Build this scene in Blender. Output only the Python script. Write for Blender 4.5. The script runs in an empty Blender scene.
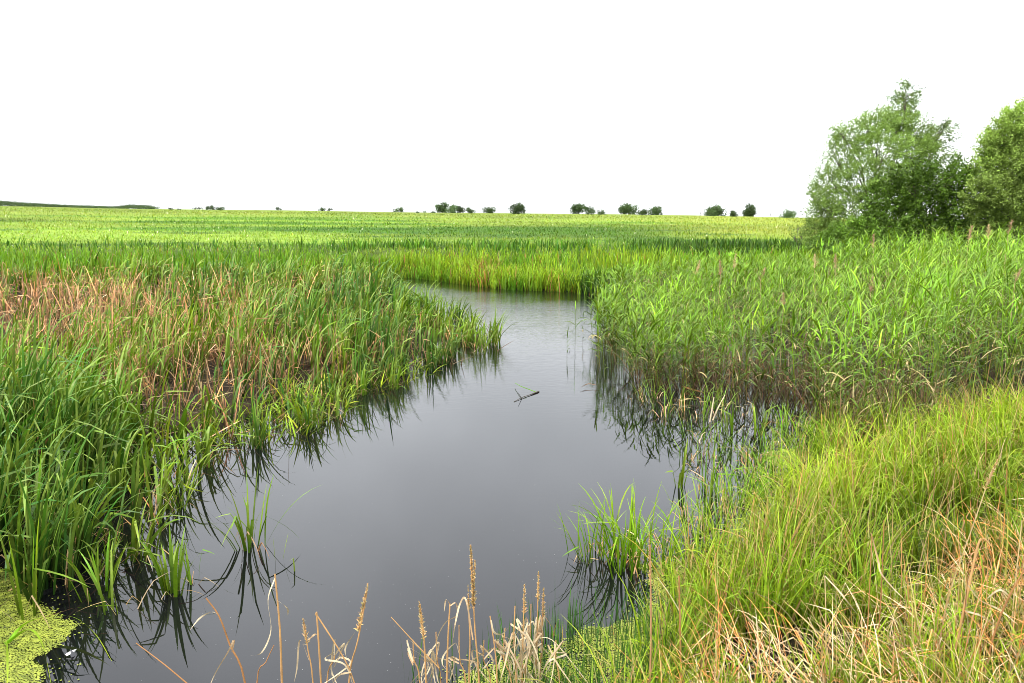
import bpy, math, random
import numpy as np
rng = np.random.default_rng(7)
random.seed(7)
scene = bpy.context.scene
COL = scene.collection
R = math.radians
CAM_H = 2.6
FPX = 796.4
PITCH = math.atan((341.5 - 222) / FPX)
CP, SP = math.cos(PITCH), math.sin(PITCH)

# ---------------------------------------------------------------- survey helpers (turn sight lines into metres)
def sight(px, py):
    u = (px - 512) / FPX; v = (341.5 - py) / FPX
    return np.array([u, CP + v * SP, v * CP - SP])
def G(px, py, z=0.0):
    d = sight(px, py); t = (z - CAM_H) / d[2]
    return np.array([d[0] * t, d[1] * t, z])
def D(px, py, Y):
    d = sight(px, py); t = Y / d[1]
    return np.array([d[0] * t, Y, CAM_H + d[2] * t])
def rise(py):                        # tangent of elevation for a height in the view
    m = (341.5 - py) / FPX
    return (m * CP - SP) / (CP + m * SP)

# ---------------------------------------------------------------- noise
def lattice(x, y, s, seed):
    r = np.random.default_rng(seed).random((64, 64))
    x = np.asarray(x) / s; y = np.asarray(y) / s
    i = np.floor(x).astype(int); j = np.floor(y).astype(int)
    fx = x - i; fy = y - j; fx = fx * fx * (3 - 2 * fx); fy = fy * fy * (3 - 2 * fy)
    a = r[i % 64, j % 64]; b = r[(i + 1) % 64, j % 64]; c = r[i % 64, (j + 1) % 64]; d = r[(i + 1) % 64, (j + 1) % 64]
    return (a * (1 - fx) + b * fx) * (1 - fy) + (c * (1 - fx) + d * fx) * fy
def fbm(x, y, s, seed=1):
    return (lattice(x, y, s, seed) * .55 + lattice(x, y, s / 2.1, seed + 1) * .3 + lattice(x, y, s / 4.3, seed + 2) * .15)
def sm(a, b, x):
    t = np.clip((np.asarray(x, float) - a) / (b - a), 0, 1); return t * t * (3 - 2 * t)
def mix(a, b, t):
    if np.ndim(a) == 0: return (a * (1 - np.asarray(t)) + b * np.asarray(t))[:, None]
    t = np.asarray(t)[..., None]; return np.asarray(a) * (1 - t) + np.asarray(b) * t

# ---------------------------------------------------------------- the pond outline
POND_PX = [(-420, 690), (-150, 668), (-10, 640), (70, 600), (112, 580), (140, 545), (158, 510), (176, 470), (200, 452), (250, 447),
           (300, 436), (335, 418), (352, 396), (398, 384), (438, 370), (470, 359), (494, 350), (490, 340), (468, 331),
           (442, 319), (418, 307), (394, 297), (362, 288), (350, 281), (372, 277), (410, 278), (445, 282), (475, 286), (510, 290), (560, 292), (608, 296), (632, 302),
           (620, 314), (610, 331), (610, 352), (626, 372), (650, 388), (700, 398), (755, 404), (806, 412), (815, 420),
           (826, 436), (806, 458), (800, 482), (786, 506), (762, 530), (742, 548), (712, 575), (690, 610), (672, 650), (650, 700), (600, 760),
           (500, 790), (300, 800), (100, 800), (-200, 790), (-500, 780)]
POND = np.array([G(*p)[:2] for p in POND_PX])
def pond_sd(x, y):                   # > 0 on land, < 0 in the water
    x = np.asarray(x, float).ravel(); y = np.asarray(y, float).ravel()
    best = np.full(x.shape, 1e9); inside = np.zeros(x.shape, bool)
    n = len(POND)
    for i in range(n):
        ax, ay = POND[i]; bx, by = POND[(i + 1) % n]
        ex, ey = bx - ax, by - ay
        t = np.clip(((x - ax) * ex + (y - ay) * ey) / (ex * ex + ey * ey), 0, 1)
        best = np.minimum(best, np.hypot(x - ax - t * ex, y - ay - t * ey))
        c = ((ay > y) != (by > y)) & (x < (bx - ax) * (y - ay) / (by - ay + 1e-12) + ax)
        inside ^= c
    return np.where(inside, -best, best)
SKYR = np.array([-.9, -.64, -.57, -.49, -.26, -.14, 0, .11, .24, .39, .64, .9])
SKYP = np.array([203, 205.5, 206.5, 208.3, 210.3, 212, 213, 213.8, 215.3, 217.8, 221, 224])
def skyline(r): return np.interp(r, SKYR, SKYP)
def land(x, y):
    x = np.asarray(x, float); y = np.asarray(y, float); shp = x.shape
    sd = pond_sd(x, y).reshape(shp)
    wet = .25 + 3.4 * (x > 0) * sm(8.3, 9.5, y) * (1 - sm(20, 27, y)) + .8 * (x < 0) * sm(4, 5.5, y) * (1 - sm(22, 27, y))     # how far plants stand out into the shallows
    sdo = sd; sd = sd - wet * (.7 + .6 * fbm(x, y, 1.5, 19))
    near = np.where(sd < 0, np.maximum(-.6, sd * .5) , np.minimum(.05, sd * .3))
    right = sm(.3, 1.5, x) * (1 - sm(8, 12, y))
    near = near + np.where(sd > 0, right * np.minimum(.35, sd * .22), 0)
    near = near + np.where(sd > 0, (1 - sm(1.0, 3.1, y)) * .95, 0)
    near = near + np.where(sd > 0, .03 * (fbm(x, y, .6, 11) - .5), 0)
    r = np.clip(x / np.maximum(y, 1), -.9, .9)
    h = skyline(r)
    ly = np.log(np.maximum(y, 20))
    ks = [(29, None), (34, 273), (42, 250), (60, 241), (120, 229.5), (300, None), (540, None)]
    L = [math.log(k) for k, _ in ks]
    P = [np.full(shp, 291.), np.full(shp, 273.), np.full(shp, 251.), np.full(shp, 241.), .45 * (h + 15) + .55 * 229.5, h + 4.2, h]
    py = P[-1].copy()
    for i in range(len(ks) - 1):
        t = np.clip((ly - L[i]) / (L[i + 1] - L[i]), 0, 1)
        m = (ly >= L[i]) & (ly < L[i + 1])
        py = np.where(m, P[i] * (1 - t) + P[i + 1] * t, py)
    py = np.where(ly < L[0], 291., py)
    far = CAM_H + y * (((341.5 - py) / FPX) * CP - SP) / (CP + ((341.5 - py) / FPX) * SP)
    far = far - np.where(y > 540, (y - 540) ** 1.25 * .05, 0)
    far = far + .12 * (fbm(x, y, 7, 21) - .5) * sm(40, 60, y)
    w = sm(29.2, 32.5, y)
    # left bed drifts up a little towards the back
    near = near + sm(16, 29, y) * sm(-1, -6, x) * .25 * (sd > 0) + sm(14, 26, y) * sm(6, 14, x) * .3 * (sd > 0)
    far = far - np.where(y > 60, 0, .35 * (1 - sm(0, 2.5, sdo)) * 1.0)
    t = w * sm(-.05, 1.6, sdo)
    return near * (1 - t) + np.maximum(far, near) * t

# ---------------------------------------------------------------- materials
def new_mat(name):
    m = bpy.data.materials.new(name); m.use_nodes = True
    nt = m.node_tree; nt.nodes.clear()
    return m, nt, nt.nodes.new, nt.links.new
def leaf_material(name, trans=.35, rough=.5, warm=(1.15, 1.1, .6), spec=.35):
    m, nt, N, LK = new_mat(name)
    out = N('ShaderNodeOutputMaterial'); p = N('ShaderNodeBsdfPrincipled'); t = N('ShaderNodeBsdfTranslucent'); mx = N('ShaderNodeMixShader')
    a = N('ShaderNodeAttribute'); a.attribute_name = 'Col'
    tc = N('ShaderNodeTexCoord'); nz = N('ShaderNodeTexNoise'); nz.inputs['Scale'].default_value = 9; nz.inputs['Detail'].default_value = 3
    mr = N('ShaderNodeMapRange'); mr.inputs['From Min'].default_value = .3; mr.inputs['From Max'].default_value = .7
    mr.inputs['To Min'].default_value = .78; mr.inputs['To Max'].default_value = 1.25
    ml = N('ShaderNodeMix'); ml.data_type = 'RGBA'; ml.blend_type = 'MULTIPLY'; ml.inputs[0].default_value = 1
    LK(tc.outputs['Object'], nz.inputs['Vector']); LK(nz.outputs[0], mr.inputs[0]); LK(a.outputs['Color'], ml.inputs[6]); LK(mr.outputs[0], ml.inputs[7])
    wm = N('ShaderNodeMix'); wm.data_type = 'RGBA'; wm.blend_type = 'MULTIPLY'; wm.inputs[0].default_value = 1; wm.inputs[7].default_value = (*warm, 1)
    LK(ml.outputs[2], wm.inputs[6]); LK(ml.outputs[2], p.inputs['Base Color']); LK(wm.outputs[2], t.inputs['Color'])
    p.inputs['Roughness'].default_value = rough; p.inputs['Specular IOR Level'].default_value = spec
    mx.inputs[0].default_value = trans
    LK(p.outputs[0], mx.inputs[1]); LK(t.outputs[0], mx.inputs[2]); LK(mx.outputs[0], out.inputs[0])
    return m
M_LEAF = leaf_material('wetland_leaf', .24, .42, (1.2, 1.1, .4), spec=.22)
M_GRASS = leaf_material('soft_grass', .28, .5, (1.15, 1.1, .4), spec=.2)
M_TREE = leaf_material('tree_leaf', .25, .5, spec=.25)
M_DRY = leaf_material('dry_straw', .2, .6, (1, .95, .8), .25)

def bark_material():
    m, nt, N, LK = new_mat('tree_bark')
    out = N('ShaderNodeOutputMaterial'); p = N('ShaderNodeBsdfPrincipled')
    tc = N('ShaderNodeTexCoord'); mp = N('ShaderNodeMapping'); mp.inputs['Scale'].default_value = (14, 14, 3)
    nz = N('ShaderNodeTexNoise'); nz.inputs['Scale'].default_value = 1; nz.inputs['Detail'].default_value = 6
    cr = N('ShaderNodeValToRGB'); cr.color_ramp.elements[0].color = (.03, .024, .018, 1); cr.color_ramp.elements[1].color = (.17, .14, .11, 1)
    cr.color_ramp.elements[0].position = .35; cr.color_ramp.elements[1].position = .7
    bp = N('ShaderNodeBump'); bp.inputs['Strength'].default_value = .6
    LK(tc.outputs['Object'], mp.inputs[0]); LK(mp.outputs[0], nz.inputs['Vector']); LK(nz.outputs[0], cr.inputs[0]); LK(cr.outputs[0], p.inputs['Base Color'])
    LK(nz.outputs[0], bp.inputs['Height']); LK(bp.outputs[0], p.inputs['Normal']); p.inputs['Roughness'].default_value = .9
    LK(p.outputs[0], out.inputs[0]); return m
M_BARK = bark_material()

def ground_material():
    m, nt, N, LK = new_mat('marsh_and_field_soil')
    out = N('ShaderNodeOutputMaterial'); p = N('ShaderNodeBsdfPrincipled')
    a = N('ShaderNodeAttribute'); a.attribute_name = 'Col'
    tc = N('ShaderNodeTexCoord')
    nz = N('ShaderNodeTexNoise'); nz.inputs['Scale'].default_value = .35; nz.inputs['Detail'].default_value = 9; nz.inputs['Roughness'].default_value = .7
    nf = N('ShaderNodeTexNoise'); nf.inputs['Scale'].default_value = 6; nf.inputs['Detail'].default_value = 6
    mr = N('ShaderNodeMapRange'); mr.inputs['From Min'].default_value = .35; mr.inputs['From Max'].default_value = .65; mr.inputs['To Min'].default_value = .6; mr.inputs['To Max'].default_value = 1.35
    m2 = N('ShaderNodeMapRange'); m2.inputs['From Min'].default_value = .3; m2.inputs['From Max'].default_value = .7; m2.inputs['To Min'].default_value = .6; m2.inputs['To Max'].default_value = 1.35
    x1 = N('ShaderNodeMix'); x1.data_type = 'RGBA'; x1.blend_type = 'MULTIPLY'; x1.inputs[0].default_value = 1
    x2 = N('ShaderNodeMix'); x2.data_type = 'RGBA'; x2.blend_type = 'MULTIPLY'; x2.inputs[0].default_value = 1
    LK(tc.outputs['Object'], nz.inputs['Vector']); LK(tc.outputs['Object'], nf.inputs['Vector'])
    LK(nz.outputs[0], mr.inputs[0]); LK(nf.outputs[0], m2.inputs[0]); LK(a.outputs['Color'], x1.inputs[6]); LK(mr.outputs[0], x1.inputs[7])
    LK(x1.outputs[2], x2.inputs[6]); LK(m2.outputs[0], x2.inputs[7]); LK(x2.outputs[2], p.inputs['Base Color'])
    p.inputs['Roughness'].default_value = .95; p.inputs['Specular IOR Level'].default_value = .1
    bp = N('ShaderNodeBump'); bp.inputs['Strength'].default_value = .7; bp.inputs['Distance'].default_value = .05
    LK(nf.outputs[0], bp.inputs['Height']); LK(bp.outputs[0], p.inputs['Normal']); LK(p.outputs[0], out.inputs[0]); return m

def water_material():
    m, nt, N, LK = new_mat('dark_pond_water')
    out = N('ShaderNodeOutputMaterial'); p = N('ShaderNodeBsdfPrincipled')
    p.inputs['Base Color'].default_value = (.004, .004, .005, 1); p.inputs['Roughness'].default_value = .0; p.inputs['IOR'].default_value = 1.40
    tc = N('ShaderNodeTexCoord')
    n1 = N('ShaderNodeTexNoise'); n1.inputs['Scale'].default_value = 7; n1.inputs['Detail'].default_value = 3
    mp = N('ShaderNodeMapping'); mp.inputs['Scale'].default_value = (1.0, 2.2, 1)
    n2 = N('ShaderNodeTexNoise'); n2.inputs['Scale'].default_value = 2.2; n2.inputs['Detail'].default_value = 2
    n3 = N('ShaderNodeTexNoise'); n3.inputs['Scale'].default_value = .16; n3.inputs['Detail'].default_value = 2
    LK(tc.outputs['Object'], mp.inputs[0]); LK(mp.outputs[0], n1.inputs['Vector']); LK(mp.outputs[0], n2.inputs['Vector']); LK(tc.outputs['Object'], n3.inputs['Vector'])
    sp = N('ShaderNodeSeparateXYZ'); LK(tc.outputs['Object'], sp.inputs[0])
    fr = N('ShaderNodeMapRange'); fr.inputs['From Min'].default_value = 10; fr.inputs['From Max'].default_value = 24; fr.inputs['To Min'].default_value = .02; fr.inputs['To Max'].default_value = 1.0
    LK(sp.outputs['Y'], fr.inputs[0])
    pt = N('ShaderNodeMapRange'); pt.inputs['From Min'].default_value = .4; pt.inputs['From Max'].default_value = .65; pt.inputs['To Min'].default_value = .5; pt.inputs['To Max'].default_value = 1.3
    LK(n3.outputs[0], pt.inputs[0])
    mm = N('ShaderNodeMath'); mm.operation = 'MULTIPLY'; LK(fr.outputs[0], mm.inputs[0]); LK(pt.outputs[0], mm.inputs[1])
    ad = N('ShaderNodeMath'); ad.operation = 'ADD'; LK(n1.outputs[0], ad.inputs[0]); LK(n2.outputs[0], ad.inputs[1])
    hh = N('ShaderNodeMath'); hh.operation = 'MULTIPLY'; LK(ad.outputs[0], hh.inputs[0]); LK(mm.outputs[0], hh.inputs[1])
    bp = N('ShaderNodeBump'); bp.inputs['Strength'].default_value = .32; bp.inputs['Distance'].default_value = .03
    LK(hh.outputs[0], bp.inputs['Height']); LK(bp.outputs[0], p.inputs['Normal'])
    LK(p.outputs[0], out.inputs[0]); return m

def plain_material(name, c1, c2, scale, rough=.7, bump=.4):
    m, nt, N, LK = new_mat(name)
    out = N('ShaderNodeOutputMaterial'); p = N('ShaderNodeBsdfPrincipled'); tc = N('ShaderNodeTexCoord')
    nz = N('ShaderNodeTexNoise'); nz.inputs['Scale'].default_value = scale; nz.inputs['Detail'].default_value = 8; nz.inputs['Roughness'].default_value = .7
    cr = N('ShaderNodeValToRGB'); cr.color_ramp.elements[0].position = .36; cr.color_ramp.elements[1].position = .62
    cr.color_ramp.elements[0].color = (*c1, 1); cr.color_ramp.elements[1].color = (*c2, 1)
    bp = N('ShaderNodeBump'); bp.inputs['Strength'].default_value = bump; bp.inputs['Distance'].default_value = .01
    LK(tc.outputs['Object'], nz.inputs['Vector']); LK(nz.outputs[0], cr.inputs[0]); LK(cr.outputs[0], p.inputs['Base Color'])
    LK(nz.outputs[0], bp.inputs['Height']); LK(bp.outputs[0], p.inputs['Normal']); p.inputs['Roughness'].default_value = rough
    LK(p.outputs[0], out.inputs[0]); return m
M_WEED = plain_material('duckweed_green', (.10, .13, .008), (.31, .36, .04), 14)
M_WOOD = plain_material('wet_dark_wood', (.02, .015, .01), (.09, .07, .05), 40)
M_FEATHER = plain_material('white_feather', (.6, .6, .6), (.85, .85, .83), 60)

# ---------------------------------------------------------------- object helpers
def tag(o, label=None, cat=None, group=None, kind=None):
    if label: o['label'] = label
    if cat: o['category'] = cat
    if group: o['group'] = group
    if kind: o['kind'] = kind
    return o
def empty(name, loc, rz=0):
    o = bpy.data.objects.new(name, None); COL.objects.link(o); o.location = loc; o.rotation_euler = (0, 0, rz); o.empty_display_size = .2; return o
def mesh_obj(name, V, F, mat, parent=None, col=None, smooth=False):
    """V (n,3); F (m,4) or (m,3) int arrays; col (n,3)"""
    me = bpy.data.meshes.new(name)
    V = np.asarray(V, np.float32); F = np.asarray(F, np.int32); k = F.shape[1]
    me.vertices.add(len(V)); me.vertices.foreach_set('co', V.ravel())
    me.loops.add(F.size); me.loops.foreach_set('vertex_index', F.ravel())
    me.polygons.add(len(F)); me.polygons.foreach_set('loop_start', np.arange(0, F.size, k, dtype=np.int32))
    me.polygons.foreach_set('loop_total', np.full(len(F), k, np.int32))
    me.polygons.foreach_set('use_smooth', np.full(len(F), smooth, bool))
    me.update(calc_edges=True)
    if col is not None:
        at = me.color_attributes.new('Col', 'FLOAT_COLOR', 'POINT')
        c = np.ones((len(V), 4), np.float32); c[:, :3] = np.clip(col, 0, 1); at.data.foreach_set('color', c.ravel())
    me.materials.append(mat)
    o = bpy.data.objects.new(name, me); COL.objects.link(o)
    if parent is not None: o.parent = parent
    return o

class Bunch:
    def __init__(s): s.V = []; s.F = []; s.C = []; s.n = 0
    def add(s, V, F, C):
        s.V.append(V); s.F.append(F + s.n); s.C.append(C); s.n += len(V)
    def build(s, name, mat, parent=None, origin=None, smooth=False):
        V = np.concatenate(s.V)
        if origin is not None: V = V - np.asarray(origin)
        return mesh_obj(name, V, np.concatenate(s.F), mat, parent, np.concatenate(s.C), smooth)

def arr(v, n): return np.broadcast_to(np.asarray(v, float), (n,)).copy()
def blades(B, base, L, W, phi, t0, tb, seg=5, p=1.5, kink=None, kpos=None, twist=None, cb=None, ct=None, taper=2.5, w0=.75):
    """add n ribbon leaves: base (n,3), length, width, heading, start lean, total bend, kink angle at kpos"""
    base = np.asarray(base, float).reshape(-1, 3); n = len(base)
    if n == 0: return
    L = arr(L, n); W = arr(W, n); phi = arr(phi, n); t0 = arr(t0, n); tb = arr(tb, n)
    s = np.linspace(0, 1, seg + 1)
    sm_ = (s[1:] + s[:-1]) / 2
    th = t0[:, None] + tb[:, None] * sm_[None] ** p
    if kink is not None:
        th = th + arr(kink, n)[:, None] * (sm_[None] > arr(kpos, n)[:, None])
    ds = L[:, None] / seg
    dh = np.sin(th) * ds; dz = np.cos(th) * ds
    H = np.concatenate([np.zeros((n, 1)), np.cumsum(dh, 1)], 1); Z = np.concatenate([np.zeros((n, 1)), np.cumsum(dz, 1)], 1)
    cph, sph = np.cos(phi)[:, None], np.sin(phi)[:, None]
    P = np.stack([base[:, 0:1] + H * cph, base[:, 1:2] + H * sph, base[:, 2:3] + Z], -1)
    thv = np.concatenate([th[:, :1], (th[:, 1:] + th[:, :-1]) / 2, th[:, -1:]], 1)
    T = np.stack([np.sin(thv) * cph, np.sin(thv) * sph, np.cos(thv)], -1)
    S0 = np.stack([-sph + 0 * thv, cph + 0 * thv, 0 * thv], -1)
    N0 = np.cross(T, S0)
    tw = (rng.uniform(-.7, .7, n) if twist is None else arr(twist, n))[:, None] + rng.uniform(-.8, .8, n)[:, None] * s[None]
    S = np.cos(tw)[..., None] * S0 + np.sin(tw)[..., None] * N0
    w = (w0 + (1 - w0) * np.minimum(1, s * 4)) * (1 - s ** taper) ** .8
    w = np.maximum(w, .04)
    hw = .5 * W[:, None] * w[None]
    V = np.stack([P - S * hw[..., None], P + S * hw[..., None]], 2).reshape(-1, 3)
    k = (np.arange(n) * (seg + 1) * 2)[:, None] + (np.arange(seg) * 2)[None]
    F = np.stack([k, k + 1, k + 3, k + 2], -1).reshape(-1, 4)
    cb = np.broadcast_to(np.asarray(cb, float), (n, 3)); ct = cb if ct is None else np.broadcast_to(np.asarray(ct, float), (n, 3))
    C = cb[:, None, :] * (1 - s[None, :, None]) + ct[:, None, :] * s[None, :, None]  # many callers darken the base colour, painting shade low on the blades
    C = np.repeat(C[:, :, None, :], 2, 2).reshape(-1, 3)
    B.add(V, F, C)
    return P
def vary(c, n, amt=.25, hue=.12):
    c = np.broadcast_to(np.asarray(c, float), (n, 3)).copy()
    c *= np.exp(rng.normal(0, amt, (n, 1))); c[:, 0] *= np.exp(rng.normal(0, hue, n)); c[:, 2] *= np.exp(rng.normal(0, hue, n)); return c
def tube(B, pts, radii, color, sides=5):
    pts = np.asarray(pts, float); n = len(pts); radii = arr(radii, n)
    T = np.gradient(pts, axis=0); T /= np.linalg.norm(T, axis=1)[:, None] + 1e-9
    up = np.array([0, 0, 1.]) if abs(T[0][2]) < .8 else np.array([1., 0, 0])
    A = np.cross(T, up); A /= np.linalg.norm(A, axis=1)[:, None] + 1e-9; Bn = np.cross(T, A)
    a = np.arange(sides) / sides * 2 * math.pi
    V = pts[:, None] + radii[:, None, None] * (np.cos(a)[None, :, None] * A[:, None] + np.sin(a)[None, :, None] * Bn[:, None])
    V = V.reshape(-1, 3); F = []
    for i in range(n - 1):
        for j in range(sides):
            j2 = (j + 1) % sides; F.append((i * sides + j, i * sides + j2, (i + 1) * sides + j2, (i + 1) * sides + j))
    for e in (0, n - 1):
        V = np.vstack([V, pts[e]]); c = len(V) - 1
        for j in range(0, sides):
            j2 = (j + 1) % sides; F.append((c, e * sides + j, e * sides + j2, c) if 0 else (c, e * sides + j, e * sides + j2, e * sides + j2))
    F = [f for f in F if len(set(f)) == 4] + [(f[0], f[1], f[2], f[2]) for f in F if len(set(f)) == 3][:0]
    B.add(V, np.array(F), np.broadcast_to(np.asarray(color, float), (len(V), 3)))
def smooth_path(pts, k=5):
    pts = np.asarray(pts, float)
    if len(pts) < 3: return np.array([pts[0] * (1 - t) + pts[-1] * t for t in np.linspace(0, 1, k + 1)])
    P = np.vstack([2 * pts[0] - pts[1], pts, 2 * pts[-1] - pts[-2]]); out = []
    for i in range(1, len(P) - 2):
        for t in np.linspace(0, 1, k, endpoint=False):
            out.append(.5 * ((2 * P[i]) + (-P[i - 1] + P[i + 1]) * t + (2 * P[i - 1] - 5 * P[i] + 4 * P[i + 1] - P[i + 2]) * t * t + (-P[i - 1] + 3 * P[i] - 3 * P[i + 1] + P[i + 2]) * t ** 3))
    out.append(pts[-1]); return np.array(out)
def strip(B, pts, W, col, col2=None, taper=2.5, k=6):       # one leaf along given points
    P = smooth_path(pts, k); n = len(P); s = np.linspace(0, 1, n)
    T = np.gradient(P, axis=0); T /= np.linalg.norm(T, axis=1)[:, None] + 1e-9
    S = np.cross(T, np.array([0.15, 1., .25])); S /= np.linalg.norm(S, axis=1)[:, None] + 1e-9
    N_ = np.cross(T, S); tw = .9 * np.sin(s * 4 + random.uniform(0, 6)); S = np.cos(tw)[:, None] * S + np.sin(tw)[:, None] * N_
    w = W * .5 * np.maximum(.06, (1 - s ** taper)) * (.7 + .3 * np.minimum(1, s * 4))
    V = np.stack([P - S * w[:, None], P + S * w[:, None]], 1).reshape(-1, 3)
    i = np.arange(n - 1) * 2; F = np.stack([i, i + 1, i + 3, i + 2], -1)
    col2 = col if col2 is None else col2
    C = np.repeat(np.asarray(col)[None] * (1 - s[:, None]) + np.asarray(col2)[None] * s[:, None], 2, 0)
    B.add(V, F, C)

# ---------------------------------------------------------------- terrain
def axis(fine, step, grow, far):
    v = [0.0]; st = step
    while v[-1] < far:
        if v[-1] > fine: st *= grow
        v.append(v[-1] + st)
    return np.array(v)
ax = axis(14, .16, 1.07, 900); xs = np.concatenate([-ax[:0:-1], ax])
ys = axis(36, .16, 1.045, 1500) - 1.0
XX, YY = np.meshgrid(xs, ys)
ZZ = land(XX, YY)
nx, ny = len(xs), len(ys)
V = np.stack([XX, YY, ZZ], -1).reshape(-1, 3)
i, j = np.meshgrid(np.arange(nx - 1), np.arange(ny - 1)); k0 = (j * nx + i).ravel()
F = np.stack([k0, k0 + 1, k0 + nx + 1, k0 + nx], -1)
sdv = pond_sd(V[:, 0], V[:, 1])
mud = np.array([.008, .007, .004]); litter = np.array([.032, .022, .012]); grassy = np.array([.09, .15, .02]); fieldc = np.array([.17, .27, .035])
Cg = mix(mud, litter, sm(.3, 1.4, sdv) * fbm(V[:, 0], V[:, 1], 1.2, 5))
Cg = mix(Cg, grassy * .6, sm(.6, 1.5, sdv) * sm(.5, 2, V[:, 0]) * .8 * (V[:, 1] < 10))
def field_color(x, y):
    n = len(x)
    c = mix(np.array([.085, .19, .014]), np.array([.19, .29, .035]), sm(.35, .65, fbm(x * .35, y * .7, 13, 31)))
    yel = sm(.45, .6, fbm(x * .6, y * .35, 22, 41)) * sm(70, 130, y)
    c = mix(c, np.array([.22, .30, .04]), yel * .7); c = c * (.60 + .52 * sm(.3, .7, fbm(x * .5, y * .6, 30, 191)))[:, None]
    c = mix(c, np.array([.23, .28, .05]), sm(190, 300, y) * .5)
    rr = x / y
    c = mix(c, np.array([.29, .33, .05]), sm(.1, .3, rr) * sm(55, 90, y) * .55)
    dk = sm(.58, .75, fbm(x * .5, y * .8, 6, 51)) * (1 - sm(100, 160, y))
    c = mix(c, np.array([.035, .10, .015]), dk * .7)
    return c
Cg = mix(Cg, field_color(V[:, 0], np.maximum(V[:, 1], 1)) * mix(.35, .85, sm(45, 60, V[:, 1])), sm(31, 36, V[:, 1]))
ter = mesh_obj('ground', V, F, ground_material(), None, Cg, True); tag(ter, kind='structure')
# water sheet
wx0, wx1, wy0, wy1 = -20, 22, 1.5, 40
gx = np.linspace(wx0, wx1, 24); gy = np.linspace(wy0, wy1, 30); A, Bm = np.meshgrid(gx, gy)
k0 = (np.arange(29)[:, None] * 24 + np.arange(23)[None]).ravel()
w = mesh_obj('pond_water', np.stack([A, Bm, 0 * A], -1).reshape(-1, 3), np.stack([k0, k0 + 1, k0 + 25, k0 + 24], -1), water_material()); tag(w, kind='structure')

def ground_at(x, y): return float(land(np.array([x]), np.array([y]))[0])

# ---------------------------------------------------------------- colours
C_CAT = np.array([.115, .225, .008]); C_CATB = np.array([.045, .135, .016]); C_TIP = np.array([.34, .44, .09])  # tip colour is a pale highlight painted onto leaf ends
C_STRAW = np.array([.50, .38, .20]); C_PALE = np.array([.66, .56, .38]); C_RUST = np.array([.36, .18, .07]); C_BROWN = np.array([.20, .11, .05])
C_SEDGE = np.array([.13, .32, .008]); C_SEDY = np.array([.38, .49, .03]); C_REED = np.array([.118, .24, .008]); C_REEDT = np.array([.26, .38, .07])

def scatter(n, x0, x1, y0, y1, keep):
    out = []
    while sum(len(o) for o in out) < n:
        m = n * 2
        x = rng.uniform(x0, x1, m); y = rng.uniform(y0, y1, m); k = keep(x, y); out.append(np.stack([x[k], y[k]], -1))
    return np.concatenate(out)[:n]
def with_z(xy): return np.column_stack([xy, np.maximum(land(xy[:, 0], xy[:, 1]), -.12)])

def left_of_pond(x, y):      # land on the left side of the water
    sd = pond_sd(x, y)
    return (sd > -.06) & (x < np.interp(y, [3, 6, 18, 30], [-1.5, -1.6, .3, -2.0])) & (y > 4.4)
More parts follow.
